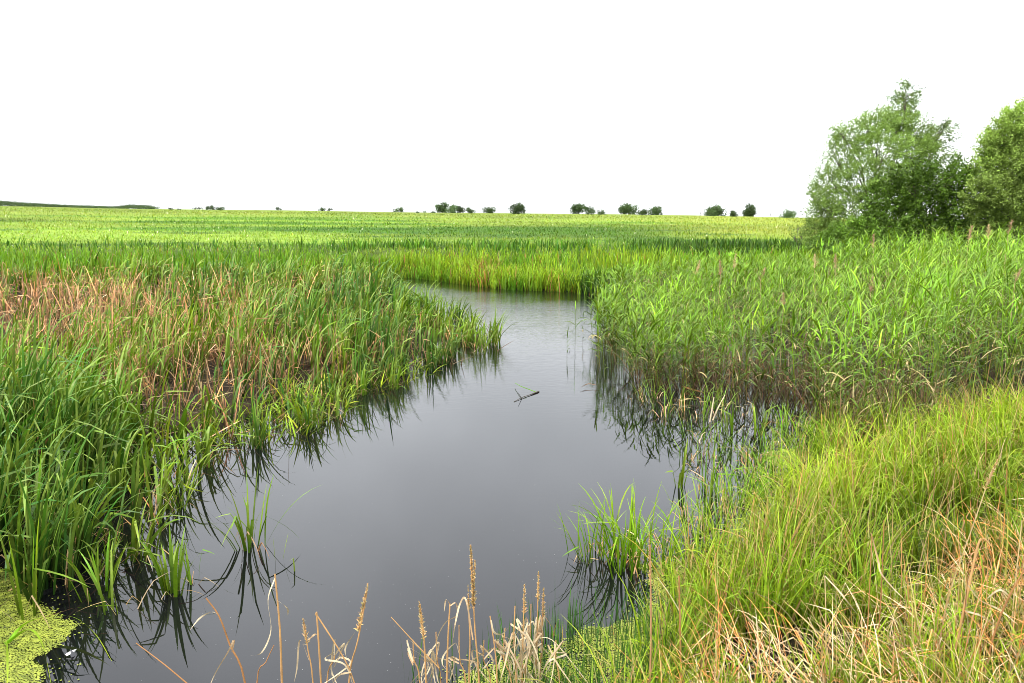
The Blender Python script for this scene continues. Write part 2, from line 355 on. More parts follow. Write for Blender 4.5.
# ================================================================= LEFT CATTAIL BED (uncountable mass)
def cat_colors(x, y, n):
    f = fbm(x, y, 2.2, 61); rr = x / y
    blue = np.clip(sm(.45, .62, f) + sm(.44, .56, -rr) * sm(10, 8, y) + .9 * np.exp(-(((rr + .19) / .06) ** 2 + ((y - 21) / 4) ** 2)) + .7 * np.exp(-(((rr + .37) / .07) ** 2 + ((y - 26) / 4) ** 2)), 0, 1)
    c = mix(C_CAT, C_CATB, blue)
    return vary(c, n, .25, .15)
def bed_left():
    npl = 2500
    def keep(x, y):
        ok = left_of_pond(x, y) & (x > -.78 * y - 1.0) & (y < 30.5)
        dens = np.clip((8.0 / y) ** 1.1, .14, 1)
        rr = x / y
        bay = np.exp(-(((x + 2.9) / 1.2) ** 2 + ((y - 10.2) / 1.5) ** 2))
        gap = (sm(.30, .5, fbm(x, y, 1.0, 71)) * .85 + .15) * (1 - .85 * bay) * (.3 + .7 * sm(-.05, .7, pond_sd(x, y)))
        return ok & (rng.random(len(x)) < dens * gap)
    pc = scatter(npl, -22, 1, 4.4, 30.5, keep)
    k = 8; xy = np.repeat(pc, k, 0) + rng.normal(0, .028, (npl * k, 2)) * np.maximum(1, np.repeat(pc[:, 1:], k, 0) / 9)
    n = len(xy); b = with_z(xy); x, y = xy[:, 0], xy[:, 1]
    sd = pond_sd(x, y)
    hp = (.75 + .85 * fbm(pc[:, 0], pc[:, 1], 1.3, 81)) * rng.uniform(.68, 1.18, npl)
    h = np.repeat(hp, k) * rng.uniform(.55, 1.08, n) * (.72 + .28 * sm(0, 1.0, sd))
    corner = sm(.42, .56, -x / y) * sm(11, 8, y); h *= 1 + .12 * corner
    rr = x / y; h *= 1 - .27 * sm(-.2, -.1, rr) * sm(11, 14, y); h *= 1 + .35 * np.exp(-(((rr + .17) / .04) ** 2 + ((y - 21) / 3) ** 2))
    deadp = np.clip(.28 + .18 * (sm(.5, .65, fbm(x, y, 1.4, 211))) + .62 * np.exp(-(((rr + .62) / .27) ** 2 + ((y - 20) / 8) ** 2)) + .3 * np.exp(-(((rr + .3) / .17) ** 2 + ((y - 11) / 3) ** 2)) - .5 * corner, .05, .85)
    dead = rng.random(n) < deadp
    brown = sm(.45, .8, deadp); h = np.where(dead, h, h * (1 - .25 * brown))
    g = Bunch(); a = ~dead; na = a.sum()
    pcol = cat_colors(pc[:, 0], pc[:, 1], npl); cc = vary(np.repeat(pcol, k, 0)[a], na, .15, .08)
    tip = mix(cc * 1.2, C_TIP, rng.random(na) ** 2 * .8)  # highlight blended by colour into some of the leaf tips
    phi = np.repeat(rng.normal(.05, .5, npl), k)[a] + rng.normal(0, .9, na)
    kk = rng.random(na) < .22
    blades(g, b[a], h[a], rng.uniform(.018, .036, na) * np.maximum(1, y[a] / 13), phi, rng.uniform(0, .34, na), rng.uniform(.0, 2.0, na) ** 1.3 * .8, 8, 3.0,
           np.where(kk, rng.uniform(.6, 1.7, na), 0), rng.uniform(.6, .85, na), None, cc * .22, tip, 4)  # leaf feet coloured near black to paint in the bed's inner shadow
    d = Bunch(); nd = dead.sum()
    c1 = mix(C_RUST, C_STRAW * [1.05, .88, .85], rng.random(nd)); c1 = vary(c1, nd, .35, .12)
    kk = rng.random(nd) < .6
    blades(d, b[dead], h[dead] * rng.uniform(.4, 1.05, nd), rng.uniform(.008, .018, nd) * np.maximum(1, y[dead] / 13), rng.uniform(-3.1, 3.1, nd), rng.uniform(0, .45, nd), rng.uniform(0, .7, nd), 6, 1.5,
           np.where(kk, rng.uniform(.6, 2.2, nd), 0), rng.uniform(.3, .85, nd), None, c1 * .3, c1 * 1.2, 4)  # dead stalks darkened at the foot too, standing in for shade
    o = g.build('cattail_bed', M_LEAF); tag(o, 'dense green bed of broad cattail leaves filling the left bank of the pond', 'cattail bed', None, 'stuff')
    m = 5000
    xy = scatter(m, -20, 1, 4.4, 29, lambda x, y: left_of_pond(x, y) & (x > -.78 * y - 1) & (rng.random(len(x)) < np.clip(8 / y, .2, 1)))
    bb = with_z(xy); c = vary(mix(C_BROWN * .4, C_STRAW * .7, rng.random(m) ** 2.5), m, .35)
    blades(d, bb + [0, 0, .03], rng.uniform(.2, .7, m), rng.uniform(.006, .016, m) * np.maximum(1, xy[:, 1] / 16), rng.uniform(-3.1, 3.1, m), rng.uniform(.7, 1.45, m), rng.uniform(0, .4, m), 4, 1, None, None, None, c, c)
    # low yellow green shoots over the litter of the small bay
    m = 1100; xy = scatter(m, -5, .2, 7.2, 14, lambda x, y: left_of_pond(x, y) & (pond_sd(x, y) < 1.2)); cc = vary(mix(C_CAT * .8, C_SEDY * .8, rng.random(m) ** 2), m, .3)
    g2 = Bunch(); blades(g2, with_z(xy), rng.uniform(.2, .6, m), rng.uniform(.010, .022, m), rng.uniform(-3.1, 3.1, m), rng.uniform(.1, .9, m), rng.uniform(.3, 1.6, m), 6, 1.6, None, None, None, cc * .7, cc * 1.2, 3)
    o = g2.build('low_shoots', M_LEAF); tag(o, 'low yellow green shoots and fallen leaves along the edge of the left bay', 'shoots', None, 'stuff')
    o = d.build('dead_cattail_litter', M_DRY); tag(o, 'rusty brown dead leaves and stalks mixed through the left cattail bed', 'dead leaves', None, 'stuff')
bed_left()

# ================================================================= REED PLANT (stem + leaves)
def reed_set(G_, S_, b, H, side=None, leafn=9, wscale=1.0, dense=1.0):
    n = len(b); x, y = b[:, 0], b[:, 1]
    phi = rng.normal(.1, 1.2, n); lean = rng.uniform(.0, .16, n)
    cst = vary(mix(C_BROWN * .5, C_REED * .35, rng.random(n) * .8), n, .25)  # stem base colour darkened as painted shade inside the bed
    blades(S_, b, H, .0075 * wscale * np.maximum(1, y / 14), phi, lean, 0.06, 4, 1, None, None, rng.uniform(-3, 3, n), cst, vary(C_REED, n), 5)
    tone = np.exp(rng.normal(0, .22, n)) * (.8 + .4 * sm(.3, .65, fbm(x, y, 1.9, 171)))
    dirv = np.stack([np.sin(lean) * np.cos(phi), np.sin(lean) * np.sin(phi), np.cos(lean)], -1)
    for k in range(leafn):
        s = .28 + .70 * (k + rng.uniform(-.4, .4, n)) / leafn
        lb = b + dirv * (H * s)[:, None]
        az = rng.uniform(-3.14, 3.14, n) if k % 2 else rng.normal(.2, 1.5, n)
        L = rng.uniform(.22, .44, n) * (1.0 - .35 * np.abs(s - .6))
        top = sm(.6, .95, s)
        cc = vary(mix(C_REED * .28, C_REED * 1.1, sm(.35, .9, s)), n, .28, .12)  # lower leaves darker: shade of the bed interior put into the colour
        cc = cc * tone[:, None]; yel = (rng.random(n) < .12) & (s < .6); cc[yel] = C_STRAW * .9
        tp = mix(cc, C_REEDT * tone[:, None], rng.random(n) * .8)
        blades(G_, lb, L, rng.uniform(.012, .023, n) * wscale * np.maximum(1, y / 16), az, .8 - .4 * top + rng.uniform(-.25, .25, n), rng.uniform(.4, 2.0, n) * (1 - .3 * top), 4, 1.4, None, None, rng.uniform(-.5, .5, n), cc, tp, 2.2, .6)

def reed_h(x, y): return np.clip(1.10 + 1.75 * np.clip(x / y - .1, 0, .6), 1.0, 2.15) * (.6 + .4 * sm(.09, .19, x / y))
def right_bed(x, y):
    sd = pond_sd(x, y)
    # land behind the right arm of the pond
    front = np.interp(x / y, [.10, .2, .4, .43, .7, 1.2], [10., 10.6, 9.2, 8.6, 8.2, 7.5])
    return (sd > -.10) & (x > .085 * y) & (y > front) & (y < 31.5) & (x < .8 * y + 1)
def bed_right():
    n = 4500
    xy = scatter(n, .5, 25, 8, 31.5, lambda x, y: right_bed(x, y) & (rng.random(len(x)) < np.clip((10 / y) ** 1.2, .18, 1) * (.12 + .88 * sm(.34, .5, fbm(x, y, 1.1, 91))) * (.9 + .1 * sm(0, .6, pond_sd(x, y)))))
    b = with_z(xy); b[:, 2] = np.maximum(b[:, 2], -.15)
    x, y = xy[:, 0], xy[:, 1]
    H = reed_h(x, y) * rng.uniform(.72, 1.1, n) * (.62 + .72 * fbm(x, y, 1.5, 95))
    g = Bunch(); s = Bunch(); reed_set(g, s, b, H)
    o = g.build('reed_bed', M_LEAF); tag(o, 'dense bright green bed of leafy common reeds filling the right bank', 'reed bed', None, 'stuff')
    # old dead canes
    m = 2000
    xy = scatter(m, .5, 25, 8, 31, lambda x, y: right_bed(x, y) & (rng.random(len(x)) < np.clip(10 / y, .2, 1)))
    bb = with_z(xy); cc = vary(mix(C_BROWN, C_STRAW, rng.random(m) * .9), m, .3)
    kk = rng.random(m) < .5
    blades(s, bb, reed_h(xy[:, 0], xy[:, 1]) * rng.uniform(.35, .85, m), .008 * np.maximum(1, xy[:, 1] / 14), rng.uniform(-3, 3, m), rng.uniform(0, .35, m), .1, 4, 1, np.where(kk, rng.uniform(.5, 2, m), 0), rng.uniform(.4, .8, m), rng.uniform(-3, 3, m), cc * .3, cc, 5)  # lower cane darkened in colour to imitate shade under the reeds
    m = 1500; xy = scatter(m, .8, 8, 8.5, 14, lambda x, y: right_bed(x, y) & (pond_sd(x, y) < 2.2)); bb = with_z(xy); cc = vary(mix(C_BROWN * .5, C_STRAW * .6, rng.random(m) ** 2), m, .35)
    blades(s, bb, rng.uniform(.3, 1.0, m), rng.uniform(.007, .014, m), rng.uniform(-3, 3, m), rng.uniform(0, .6, m), rng.uniform(0, .8, m), 4, 1, None, None, rng.uniform(-3, 3, m), cc * .4, cc, 5)  # cane feet painted darker for shade along the bed front
    o = s.build('reed_canes', M_DRY); tag(o, 'thin brown and straw coloured canes standing inside the right reed bed', 'reed canes', None, 'stuff')
bed_right()

# ================================================================= BRIGHT SEDGE GRASS, RIGHT FOREGROUND
def near_right(x, y):
    sd = pond_sd(x, y)
    back = np.interp(x / y, [0, .3, .4, .5, .8], [6.5, 8.8, 9.8, 9.8, 9.6])
    return (sd > -.05) & (x > .3) & (y < back) & (y > 2.6) & (x < .78 * y + .6)
def sedge():
    npl = 720; k = 28
    pc = scatter(npl, .3, 8, 2.6, 9.8, lambda x, y: near_right(x, y) & (rng.random(len(x)) < (.08 + .92 * sm(.33, .5, fbm(x, y, .7, 101))) * (1 - .6 * sm(7.6, 8.4, y) * sm(9.8, 9.2, y) * sm(.4, .45, x / y))))
    off = rng.normal(0, .05, (npl * k, 2)); xy = np.repeat(pc, k, 0) + off; n = len(xy)
    b = with_z(xy); x, y = xy[:, 0], xy[:, 1]; hp = np.repeat(rng.uniform(.6, 1.25, npl), k); pt = np.repeat(rng.random(npl), k)
    out = np.arctan2(off[:, 1], off[:, 0])
    yl = fbm(x, y, 1.4, 111)
    strawy = sm(4.5, 3.8, y) * sm(.8, 1.2, x)
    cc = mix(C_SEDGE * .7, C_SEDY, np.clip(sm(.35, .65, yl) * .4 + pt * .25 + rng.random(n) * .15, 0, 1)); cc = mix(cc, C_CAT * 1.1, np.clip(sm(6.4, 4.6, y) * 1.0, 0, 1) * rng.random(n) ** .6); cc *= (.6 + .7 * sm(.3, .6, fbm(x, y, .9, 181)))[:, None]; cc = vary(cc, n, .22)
    dry = rng.random(n) < .13 + .2 * strawy; cc[dry] = vary(mix(C_RUST, C_STRAW, rng.random(dry.sum())), dry.sum(), .3)
    h = rng.uniform(.30, .70, n) * hp * (1 - .3 * strawy)
    kk = rng.random(n) < .15
    g = Bunch()
    blades(g, b, h, rng.uniform(.004, .012, n) * (.8 + y / 14), out + rng.normal(0, .7, n), rng.uniform(0, .32, n), rng.uniform(.2, 2.1, n), 7, 2.2, np.where(kk, 1.0, 0), rng.uniform(.4, .8, n), None, cc * .2, mix(cc, C_SEDY * 1.1, rng.random(n) * .6), 2)  # blade bases darkened: painted shade between the sedge clumps
    # rusty upright flower stems standing through the sedge
    m = 900; q = rng.integers(0, n, m); bb = b[q] + rng.normal(0, .05, (m, 3)) * [1, 1, 0]; c3 = vary(mix(C_RUST * 1.1, C_STRAW, rng.random(m)), m, .25)
    blades(g, bb, rng.uniform(.45, .85, m), rng.uniform(.003, .0055, m), rng.normal(.4, 1.5, m), rng.uniform(0, .3, m), rng.uniform(0, .5, m), 5, 2, None, None, rng.uniform(-3, 3, m), c3 * .6, c3, 6)
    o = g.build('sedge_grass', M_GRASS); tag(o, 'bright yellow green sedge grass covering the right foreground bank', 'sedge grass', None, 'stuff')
    # straw tangle in the lower right corner
    m = 2100
    def kp(x, y):
        px = x / y
        return near_right(x, y) & (y < np.interp(px, [.2, .33, .45, .55, .62, .8], [4.1, 4.25, 4.1, 4.3, 4.9, 5.4])) & (px > .2)
    xy = scatter(m, .6, 5, 2.8, 5.6, kp); bb = with_z(xy); bb[:, 2] += rng.uniform(0, .16, m)
    cc = mix(C_PALE * [1.05, .95, .85], C_RUST * [1.7, 1.35, 1.0], sm(.25, .65, rng.random(m) * .8 + 1.0 * (fbm(bb[:, 0], bb[:, 1], .5, 77) - .45))); cc = vary(cc, m, .25, .06)
    kk = rng.random(m) < .55
    d = Bunch()
    blades(d, bb, rng.uniform(.2, .55, m), rng.uniform(.0025, .0075, m), rng.normal(2.6, 1.0, m), rng.uniform(.1, 1.1, m), rng.uniform(.1, 1.2, m), 6, 1.2, np.where(kk, rng.uniform(.4, 1.8, m), 0), rng.uniform(.25, .7, m), None, cc, cc, 3)
    o = d.build('straw_tangle', M_DRY); tag(o, 'pale and rusty dry straw tangled low in the right foreground corner', 'dry straw', None, 'stuff')
sedge()

# ================================================================= REED EDGE BETWEEN SEDGE AND REED BED: LITTER AND LOW GREEN
def far_bank():
    g = Bunch()
    # yellow green fringe on the far shore
    n = 12000
    xy = scatter(n, -27, 27, 27, 38.5, lambda x, y: (pond_sd(x, y) > -.1) & (np.abs(x) < .75 * y) & ~(left_of_pond(x, y) & (y < 30)) & ~right_bed(x, y))
    xy2 = scatter(5000, -9, 6, 25, 39, lambda x, y: (pond_sd(x, y) > -.15) & (pond_sd(x, y) < 1.3) & ~(left_of_pond(x, y) & (y < 28)) & ~right_bed(x, y)); xy = np.vstack([xy, xy2]); n = len(xy)
    b = with_z(xy); x, y = xy[:, 0], xy[:, 1]
    f = fbm(x, y, 2.0, 131)
    cc = mix(np.array([.11, .25, .010]), np.array([.22, .35, .018]), sm(.35, .6, f) * (.25 + .75 * sm(-.25, -.1, x / y))); cc = vary(cc, n, .22)
    rust = rng.random(n) < .03 + .3 * np.exp(-(((x / y + .03) / .015) ** 2 + ((y - 33) / 1.5) ** 2)); cc[rust] = vary(C_RUST, rust.sum())
    h = rng.uniform(.4, .95, n) * (.6 + .75 * f)
    blades(g, b, h, rng.uniform(.03, .05, n), rng.uniform(-3.1, 3.1, n), rng.uniform(0, .25, n), rng.uniform(.1, .9, n), 4, 2, None, None, None, cc * .45, cc * 1.1, 2.5)  # darker blade bases paint shade low in the fringe
    o = g.build('shore_grass', M_GRASS); tag(o, 'tall yellow green grass fringe along the far shore of the pond', 'tall grass', None, 'stuff')
    # darker tall band behind it
    g = Bunch(); n = 6500
    def kb(x, y):
        rr = x / y
        return (np.abs(rr) < .75) & (rng.random(len(x)) < .05 + .95 * sm(.46, .62, fbm(x, y, 3.2, 141)) * (sm(-.3, -.1, rr) * (.4 + .6 * sm(.1, .2, rr)) + .10) + .5 * sm(.12, .2, rr))
    xy = scatter(n, -38, 38, 39, 49, kb)
    b = with_z(xy); x, y = xy[:, 0], xy[:, 1]
    cc = vary(mix(np.array([.03, .095, .008]), np.array([.10, .22, .015]), rng.random(n)), n, .25) * (1 - .45 * sm(.1, .2, x / y))[:, None]
    blades(g, b, rng.uniform(.3, .75, n), rng.uniform(.05, .08, n), rng.uniform(-3.1, 3.1, n), rng.uniform(0, .35, n), rng.uniform(.1, .9, n), 4, 2, None, None, None, cc * .7, cc * 1.2, 2.5)
    o = g.build('dark_weeds', M_GRASS); tag(o, 'dark green band of tall weeds along the edge of the far field', 'weeds', None, 'stuff')
    # the field itself
    g = Bunch(); n = 60000
    yy = np.exp(rng.uniform(math.log(36), math.log(430), n)); rr = rng.uniform(-.76, .76, n); x = rr * yy
    b = np.column_stack([x, yy, land(x, yy)])
    cc = vary(field_color(x, yy), n, .24, .12)
    wh = rng.random(n) < .012; cc[wh] = (.6, .62, .45)
    sc = np.maximum(1, yy / 60)
    blades(g, b, rng.uniform(.08, .30, n) * sc ** .5, rng.uniform(.04, .08, n) * sc, rng.uniform(-3.1, 3.1, n), rng.uniform(0, .6, n), rng.uniform(.1, 1.2, n), 3, 1.5, None, None, None, cc * .95, cc * 1.15, 2)
    o = g.build('field_crop', M_GRASS); tag(o, 'green and yellow crop covering the wide field out to the skyline', 'field crop', None, 'stuff')
far_bank()

# ================================================================= SPIKE RUSHES AND DUCKWEED
def weed_sheet(name, pts_px, label, seed, n_specks, z=.004, thr=.30):
    """thousands of small fronds lying on the water inside an outline, denser to the middle"""
    r = np.random.default_rng(seed)
    P = np.array([G(*p)[:2] for p in pts_px]); c = P.mean(0)
    step = .0088
    gx, gy = np.meshgrid(np.arange(P[:, 0].min() - .1, P[:, 0].max() + .1, step), np.arange(P[:, 1].min() - .1, P[:, 1].max() + .1, step))
    x = gx.ravel() + r.normal(0, .003, gx.size); y = gy.ravel() + r.normal(0, .004, gx.size)
    ins = np.zeros(x.shape, bool); d = np.full(x.shape, 9.); n = len(P)
    for i in range(n):
        ax, ay = P[i]; bx, by = P[(i + 1) % n]; ex, ey = bx - ax, by - ay
        t = np.clip(((x - ax) * ex + (y - ay) * ey) / (ex * ex + ey * ey), 0, 1); d = np.minimum(d, np.hypot(x - ax - t * ex, y - ay - t * ey))
        ins ^= ((ay > y) != (by > y)) & (x < (bx - ax) * (y - ay) / (by - ay + 1e-12) + ax)
    sdw = np.where(ins, d, -d) + (fbm(x, y, .16, seed + 200) - .5) * .16
    pr = sm(-.03, .035, sdw) * (.55 + .45 * sm(.25, .4, fbm(x, y, .3, seed + 300))) + .02 * sm(-.25, 0, sdw)
    k = r.random(len(x)) < pr; x, y = x[k], y[k]; m = len(x)
    rad = r.uniform(.0045, .0078, m); a0 = r.uniform(0, 1.5, m); zz = z + r.uniform(0, .002, m)
    Q = np.stack([np.stack([x + rad * np.cos(a0 + q * math.pi / 2), y + rad * np.sin(a0 + q * math.pi / 2), zz], -1) for q in range(4)], 1).reshape(-1, 3)
    o = mesh_obj(name, Q, np.arange(m * 4).reshape(-1, 4), M_WEED); tag(o, label, 'duckweed', None, 'stuff'); return o
weed_sheet('duckweed', [(-120, 590), (-20, 566), (20, 575), (34, 600), (64, 612), (76, 626), (60, 644), (34, 660), (56, 690), (0, 730), (-140, 740)],
           'yellow green duckweed mat in the lower left corner of the water', 3, 1200)
weed_sheet('duckweed', [(640, 566), (700, 560), (720, 600), (708, 660), (720, 760), (560, 770), (440, 700), (462, 672), (520, 655), (560, 640), (600, 628), (640, 612), (655, 590)],
           'pale green duckweed mat beside the right foreground bank', 4, 2600)
weed_sheet('duckweed', [(764, 452), (800, 448), (812, 458), (790, 468), (768, 466)], 'small duckweed patch in the shallow channel among the sedges', 5, 500)
def rushes():
    g = Bunch(); n = 1700
    px = rng.uniform(400, 720, n); py = rng.uniform(618, 760, n)
    dens = sm(420, 560, px) * (1 - .5 * sm(640, 700, px)) + .08
    k = (rng.random(n) < dens) & (py > np.interp(px, [400, 430, 520, 560, 640, 720], [680, 665, 640, 615, 600, 600]))
    b = np.array([G(a, c) for a, c in zip(px[k], py[k])]); m = len(b); b[:, 2] = -.05
    cc = vary(np.array([.035, .09, .02]), m, .3)
    blades(g, b, rng.uniform(.16, .40, m), rng.uniform(.004, .0065, m), rng.uniform(-3, 3, m), rng.uniform(0, .14, m), rng.uniform(0, .15, m), 3, 1, None, None, rng.uniform(-3, 3, m), cc, cc * 1.3, 8)
    o = g.build('spike_rushes', M_LEAF); tag(o, 'thin dark green spike rushes standing in the water by the duckweed', 'spike rushes', None, 'stuff')
    # short fresh grass poking through the right mat
    g = Bunch(); m = 900
    m = 500; b = np.array([G(a, c) for a, c in zip(rng.uniform(540, 735, m), rng.uniform(635, 750, m))]); 
    cc = vary(mix(C_SEDGE * .55, C_CAT, rng.random(m)), m, .25)
    dry = rng.random(m) < .12; cc[dry] = C_RUST
    blades(g, b, rng.uniform(.05, .26, m), rng.uniform(.003, .006, m), rng.uniform(-3, 3, m), rng.uniform(0, .4, m), rng.uniform(0, .8, m), 4, 1.5, None, None, None, cc, cc * 1.2, 2)
    o = g.build('young_grass', M_GRASS); tag(o, 'short fresh grass sprouting through the right duckweed mat', 'young grass', None, 'stuff')
rushes()

# ================================================================= SINGLE CLUMPS STANDING IN THE WATER
def clump(name, px, py, n, H, label, cat, group=None, spread=.06, W=(.012, .02), colr=C_CAT, tipc=C_TIP, dead=3, bend=(.05, .7), lean=.3, z=-.06, phi=None, kinkp=.15, parts=True, base=None):
    p = G(px, py) if base is None else np.array(base, float); e = empty(name, (p[0], p[1], 0 if base is None else p[2])); tag(e, label, cat, group)
    W = (W[0] * 1.3, W[1] * 1.3); g = Bunch(); r = rng.normal(0, spread, (n, 2)); b = np.column_stack([r, np.full(n, z)])
    ph = np.arctan2(r[:, 1], r[:, 0]) + rng.normal(0, .5, n) if phi is None else rng.normal(phi, 1.3, n)
    cc = vary(colr, n, .2); kk = rng.random(n) < kinkp
    blades(g, b, H * rng.uniform(.6, 1.05, n) - z, rng.uniform(*W, n), ph, rng.uniform(.02, lean, n), rng.uniform(*bend, n), 8, 2, np.where(kk, rng.uniform(.6, 1.6, n), 0), rng.uniform(.5, .8, n), None, cc * .4, mix(cc, tipc, rng.random(n) * .6), 3)  # leaf bases darkened, shade painted into the heart of the clump
    g.build('leaves', M_LEAF, e)
    if dead:
        d = Bunch(); b = np.column_stack([rng.normal(0, spread, (dead, 2)), np.full(dead, z)]); c = vary(mix(C_RUST, C_STRAW, rng.random(dead)), dead)
        blades(d, b, H * rng.uniform(.4, .85, dead), rng.uniform(.006, .012, dead), rng.uniform(-3, 3, dead), rng.uniform(.1, .6, dead), rng.uniform(.2, 1.2, dead), 6, 1.4, rng.uniform(.4, 1.8, dead), rng.uniform(.4, .7, dead), None, c, c, 3)
        d.build('dead_leaves', M_DRY, e)
    return e
CL = 'cattail clump'
clump('cattail_clump', 250, 548, 20, .66, 'open water clump of arching cattail leaves, farthest out from the left bank', CL, spread=.05, lean=.55, W=(.010, .017), bend=(.1, 1.2))
clump('cattail_clump', 173, 594, 17, .50, 'compact upright green cattail clump rising from dark water near the lower left', CL, spread=.03, lean=.3, W=(.014, .022), dead=2)
clump('cattail_clump', 192, 582, 4, .36, 'thin yellowing cattail clump with reddish dead leaves beside the compact upright one', CL, spread=.03, W=(.010, .014), dead=4, colr=C_SEDGE)
clump('cattail_clump', 29, 617, 8, .78, 'tall cattail clump growing out of the left duckweed mat', CL, spread=.04, W=(.014, .022), dead=3)
clump('cattail_clump', 98, 597, 10, .50, 'short bright cattail clump at the corner of the left bed beside black water', CL, spread=.06, W=(.012, .018), dead=3, colr=C_CAT * 1.2)
clump('cattail_clump', 118, 611, 6, .55, 'leaning cattail clump with drooping yellow leaves just right of the duckweed', CL, spread=.05, W=(.010, .016), dead=3, lean=.55)
clump('cattail_clump', 60, 588, 10, .75, 'dark cattail clump between the duckweed mat and the left bed', CL, spread=.08, W=(.014, .022), dead=4, colr=C_CATB)
for px, py, n_, h_, tx in [(140, 560, 12, .72, 'tall cattail clump at the jagged corner of the left bed'), (76, 560, 12, .95, 'tallest dark cattail clump at the lower left bed edge'), (18, 578, 11, .95, 'broad leaved cattail clump behind the left duckweed mat'), (162, 522, 12, .78, 'cattail clump with leaves bent over the channel at the left'), (186, 488, 10, .70, 'cattail clump standing out into the water above the corner'), (205, 466, 10, .62, 'cattail clump among fallen yellow leaves in the left bay')]:
    clump('cattail_clump', px, py, n_, h_, tx, CL, spread=.07, W=(.014, .024), colr=C_CAT, dead=5, lean=.4, bend=(.1, 1.6), phi=0)
clump('cattail_clump', 258, 447, 13, .58, 'dark green cattail clump with black reflection below the left bed', CL, spread=.06, colr=C_CATB, lean=.25)
clump('cattail_clump', 308, 426, 11, .62, 'cattail clump with bright drooping leaves beside the gap in the left bank', CL, spread=.07, colr=C_CAT * 1.15, tipc=C_SEDY, lean=.4)
clump('cattail_clump', 336, 420, 10, .60, 'rightmost cattail clump of the three in the small bay of the left bank', CL, spread=.06, lean=.35)
clump('cattail_clump', 679, 486, 5, .56, 'few tall broad cattail leaves fanning from the water left of the sedge bank', CL, spread=.03, W=(.016, .024), dead=0, lean=.35, bend=(0, .25))
clump('cattail_clump', 709, 492, 8, .50, 'cattail clump with pale bent leaves beside the fanning one', CL, spread=.05, colr=C_SEDGE * .8, dead=4)
clump('cattail_clump', 733, 432, 9, .66, 'green cattail clump in front of the reed bed, over its dark reflection', CL, spread=.06, W=(.014, .022), colr=C_CAT * 1.15, dead=1)
clump('cattail_clump', 758, 436, 8, .52, 'small cattail clump with reddish base at the foot of the reed bed', CL, spread=.06, W=(.012, .02), dead=3)
clump('cattail_clump', 805, 440, 10, .55, 'yellow green arching clump in the black water gap before the reeds', CL, spread=.1, W=(.008, .014), colr=C_SEDGE, tipc=C_SEDY, dead=2, lean=.6)
clump('cattail_clump', 835, 432, 3, .75, 'single stiff upright cattail shoot before the dark gap in the reed bed', CL, spread=.02, W=(.016, .022), dead=1, lean=.08, bend=(0, .1))
clump('rush_shoot', 279, 560, 2, .22, 'pair of thin green rush shoots standing in open water', 'rush', spread=.015, W=(.006, .008), dead=0, lean=.25, bend=(0, .1))
clump('rush_shoot', 295, 571, 1, .16, 'single short green rush shoot standing alone in open water', 'rush', spread=.004, W=(.008, .010), dead=0, lean=.1, bend=(0, .1))
e = clump('sedge_tussock', 628, 562, 80, .60, 'bright green sedge tussock with dark roots standing in the water', 'tussock', spread=.13, W=(.007, .013), colr=C_SEDGE * .9, tipc=C_SEDY, dead=30, lean=.28, bend=(.1, 1.6), kinkp=.15)
for px, py, n_, h_, tx in [(760, 462, 36, .42, 'small yellow green tussock at the near edge of the dark channel under the reeds'), (782, 446, 40, .45, 'bushy tussock against the small duckweed patch in the channel'), (722, 545, 50, .48, 'bright tussock where the channel meets the right bank'), (694, 560, 40, .45, 'upright tussock beyond the pale duckweed, close to the bank'), (752, 500, 40, .40, 'low tangled tussock in the middle of the channel mouth'), (790, 425, 30, .42, 'thin tussock hard against the foot of the reeds'), (700, 462, 14, .34, 'few short sedge blades in the channel near the open water')]:
    clump('sedge_tussock', px, py, n_, h_, tx, 'tussock', spread=.11, W=(.004, .010), colr=C_SEDGE * .9, tipc=C_SEDY, dead=14, lean=.4, bend=(.2, 1.5))
e = clump('sedge_tussock', 590, 558, 26, .50, 'small sparse sedge tussock at the left edge of the large one', 'tussock', spread=.07, W=(.005, .010), colr=C_SEDGE * .9, tipc=C_SEDY, dead=6, lean=.4, bend=(.1, 1.2))
clump('sedge_tussock', 662, 572, 34, .52, 'narrow sedge tussock next to the pale duckweed mat', 'tussock', spread=.08, W=(.005, .010), colr=C_SEDGE, tipc=C_SEDY, dead=8, lean=.35, bend=(.1, 1.2))
clump('sedge_tussock', 738, 512, 70, .50, 'loose sedge tussock in shallow water off the right bank', 'tussock', spread=.16, W=(.004, .009), colr=C_SEDGE, tipc=C_SEDY, dead=22, lean=.5, bend=(.2, 1.4))
clump('sedge_tussock', 772, 486, 60, .45, 'ragged sedge tussock beside the channel with broken brown stems', 'tussock', spread=.16, W=(.004, .009), colr=C_SEDGE * .9, tipc=C_SEDY, dead=26, lean=.5, bend=(.2, 1.5))
clump('sedge_tussock', 592, 293, 130, 1.05, 'dark green tussock at the far shore between the pond and the reeds', 'tussock', spread=.4, W=(.02, .04), colr=C_CATB * .7, tipc=C_CAT, dead=0, lean=.3, bend=(.1, .6), z=0)
clump('sedge_tussock', 478, 286, 90, .8, 'rusty brown tussock in the far shore grass', 'tussock', spread=.5, W=(.02, .03), colr=C_RUST * .8, tipc=C_CAT, dead=20, lean=.3, bend=(.1, .6), base=(*G(478, 286)[:2] + [0, 2.2], .3), z=0)

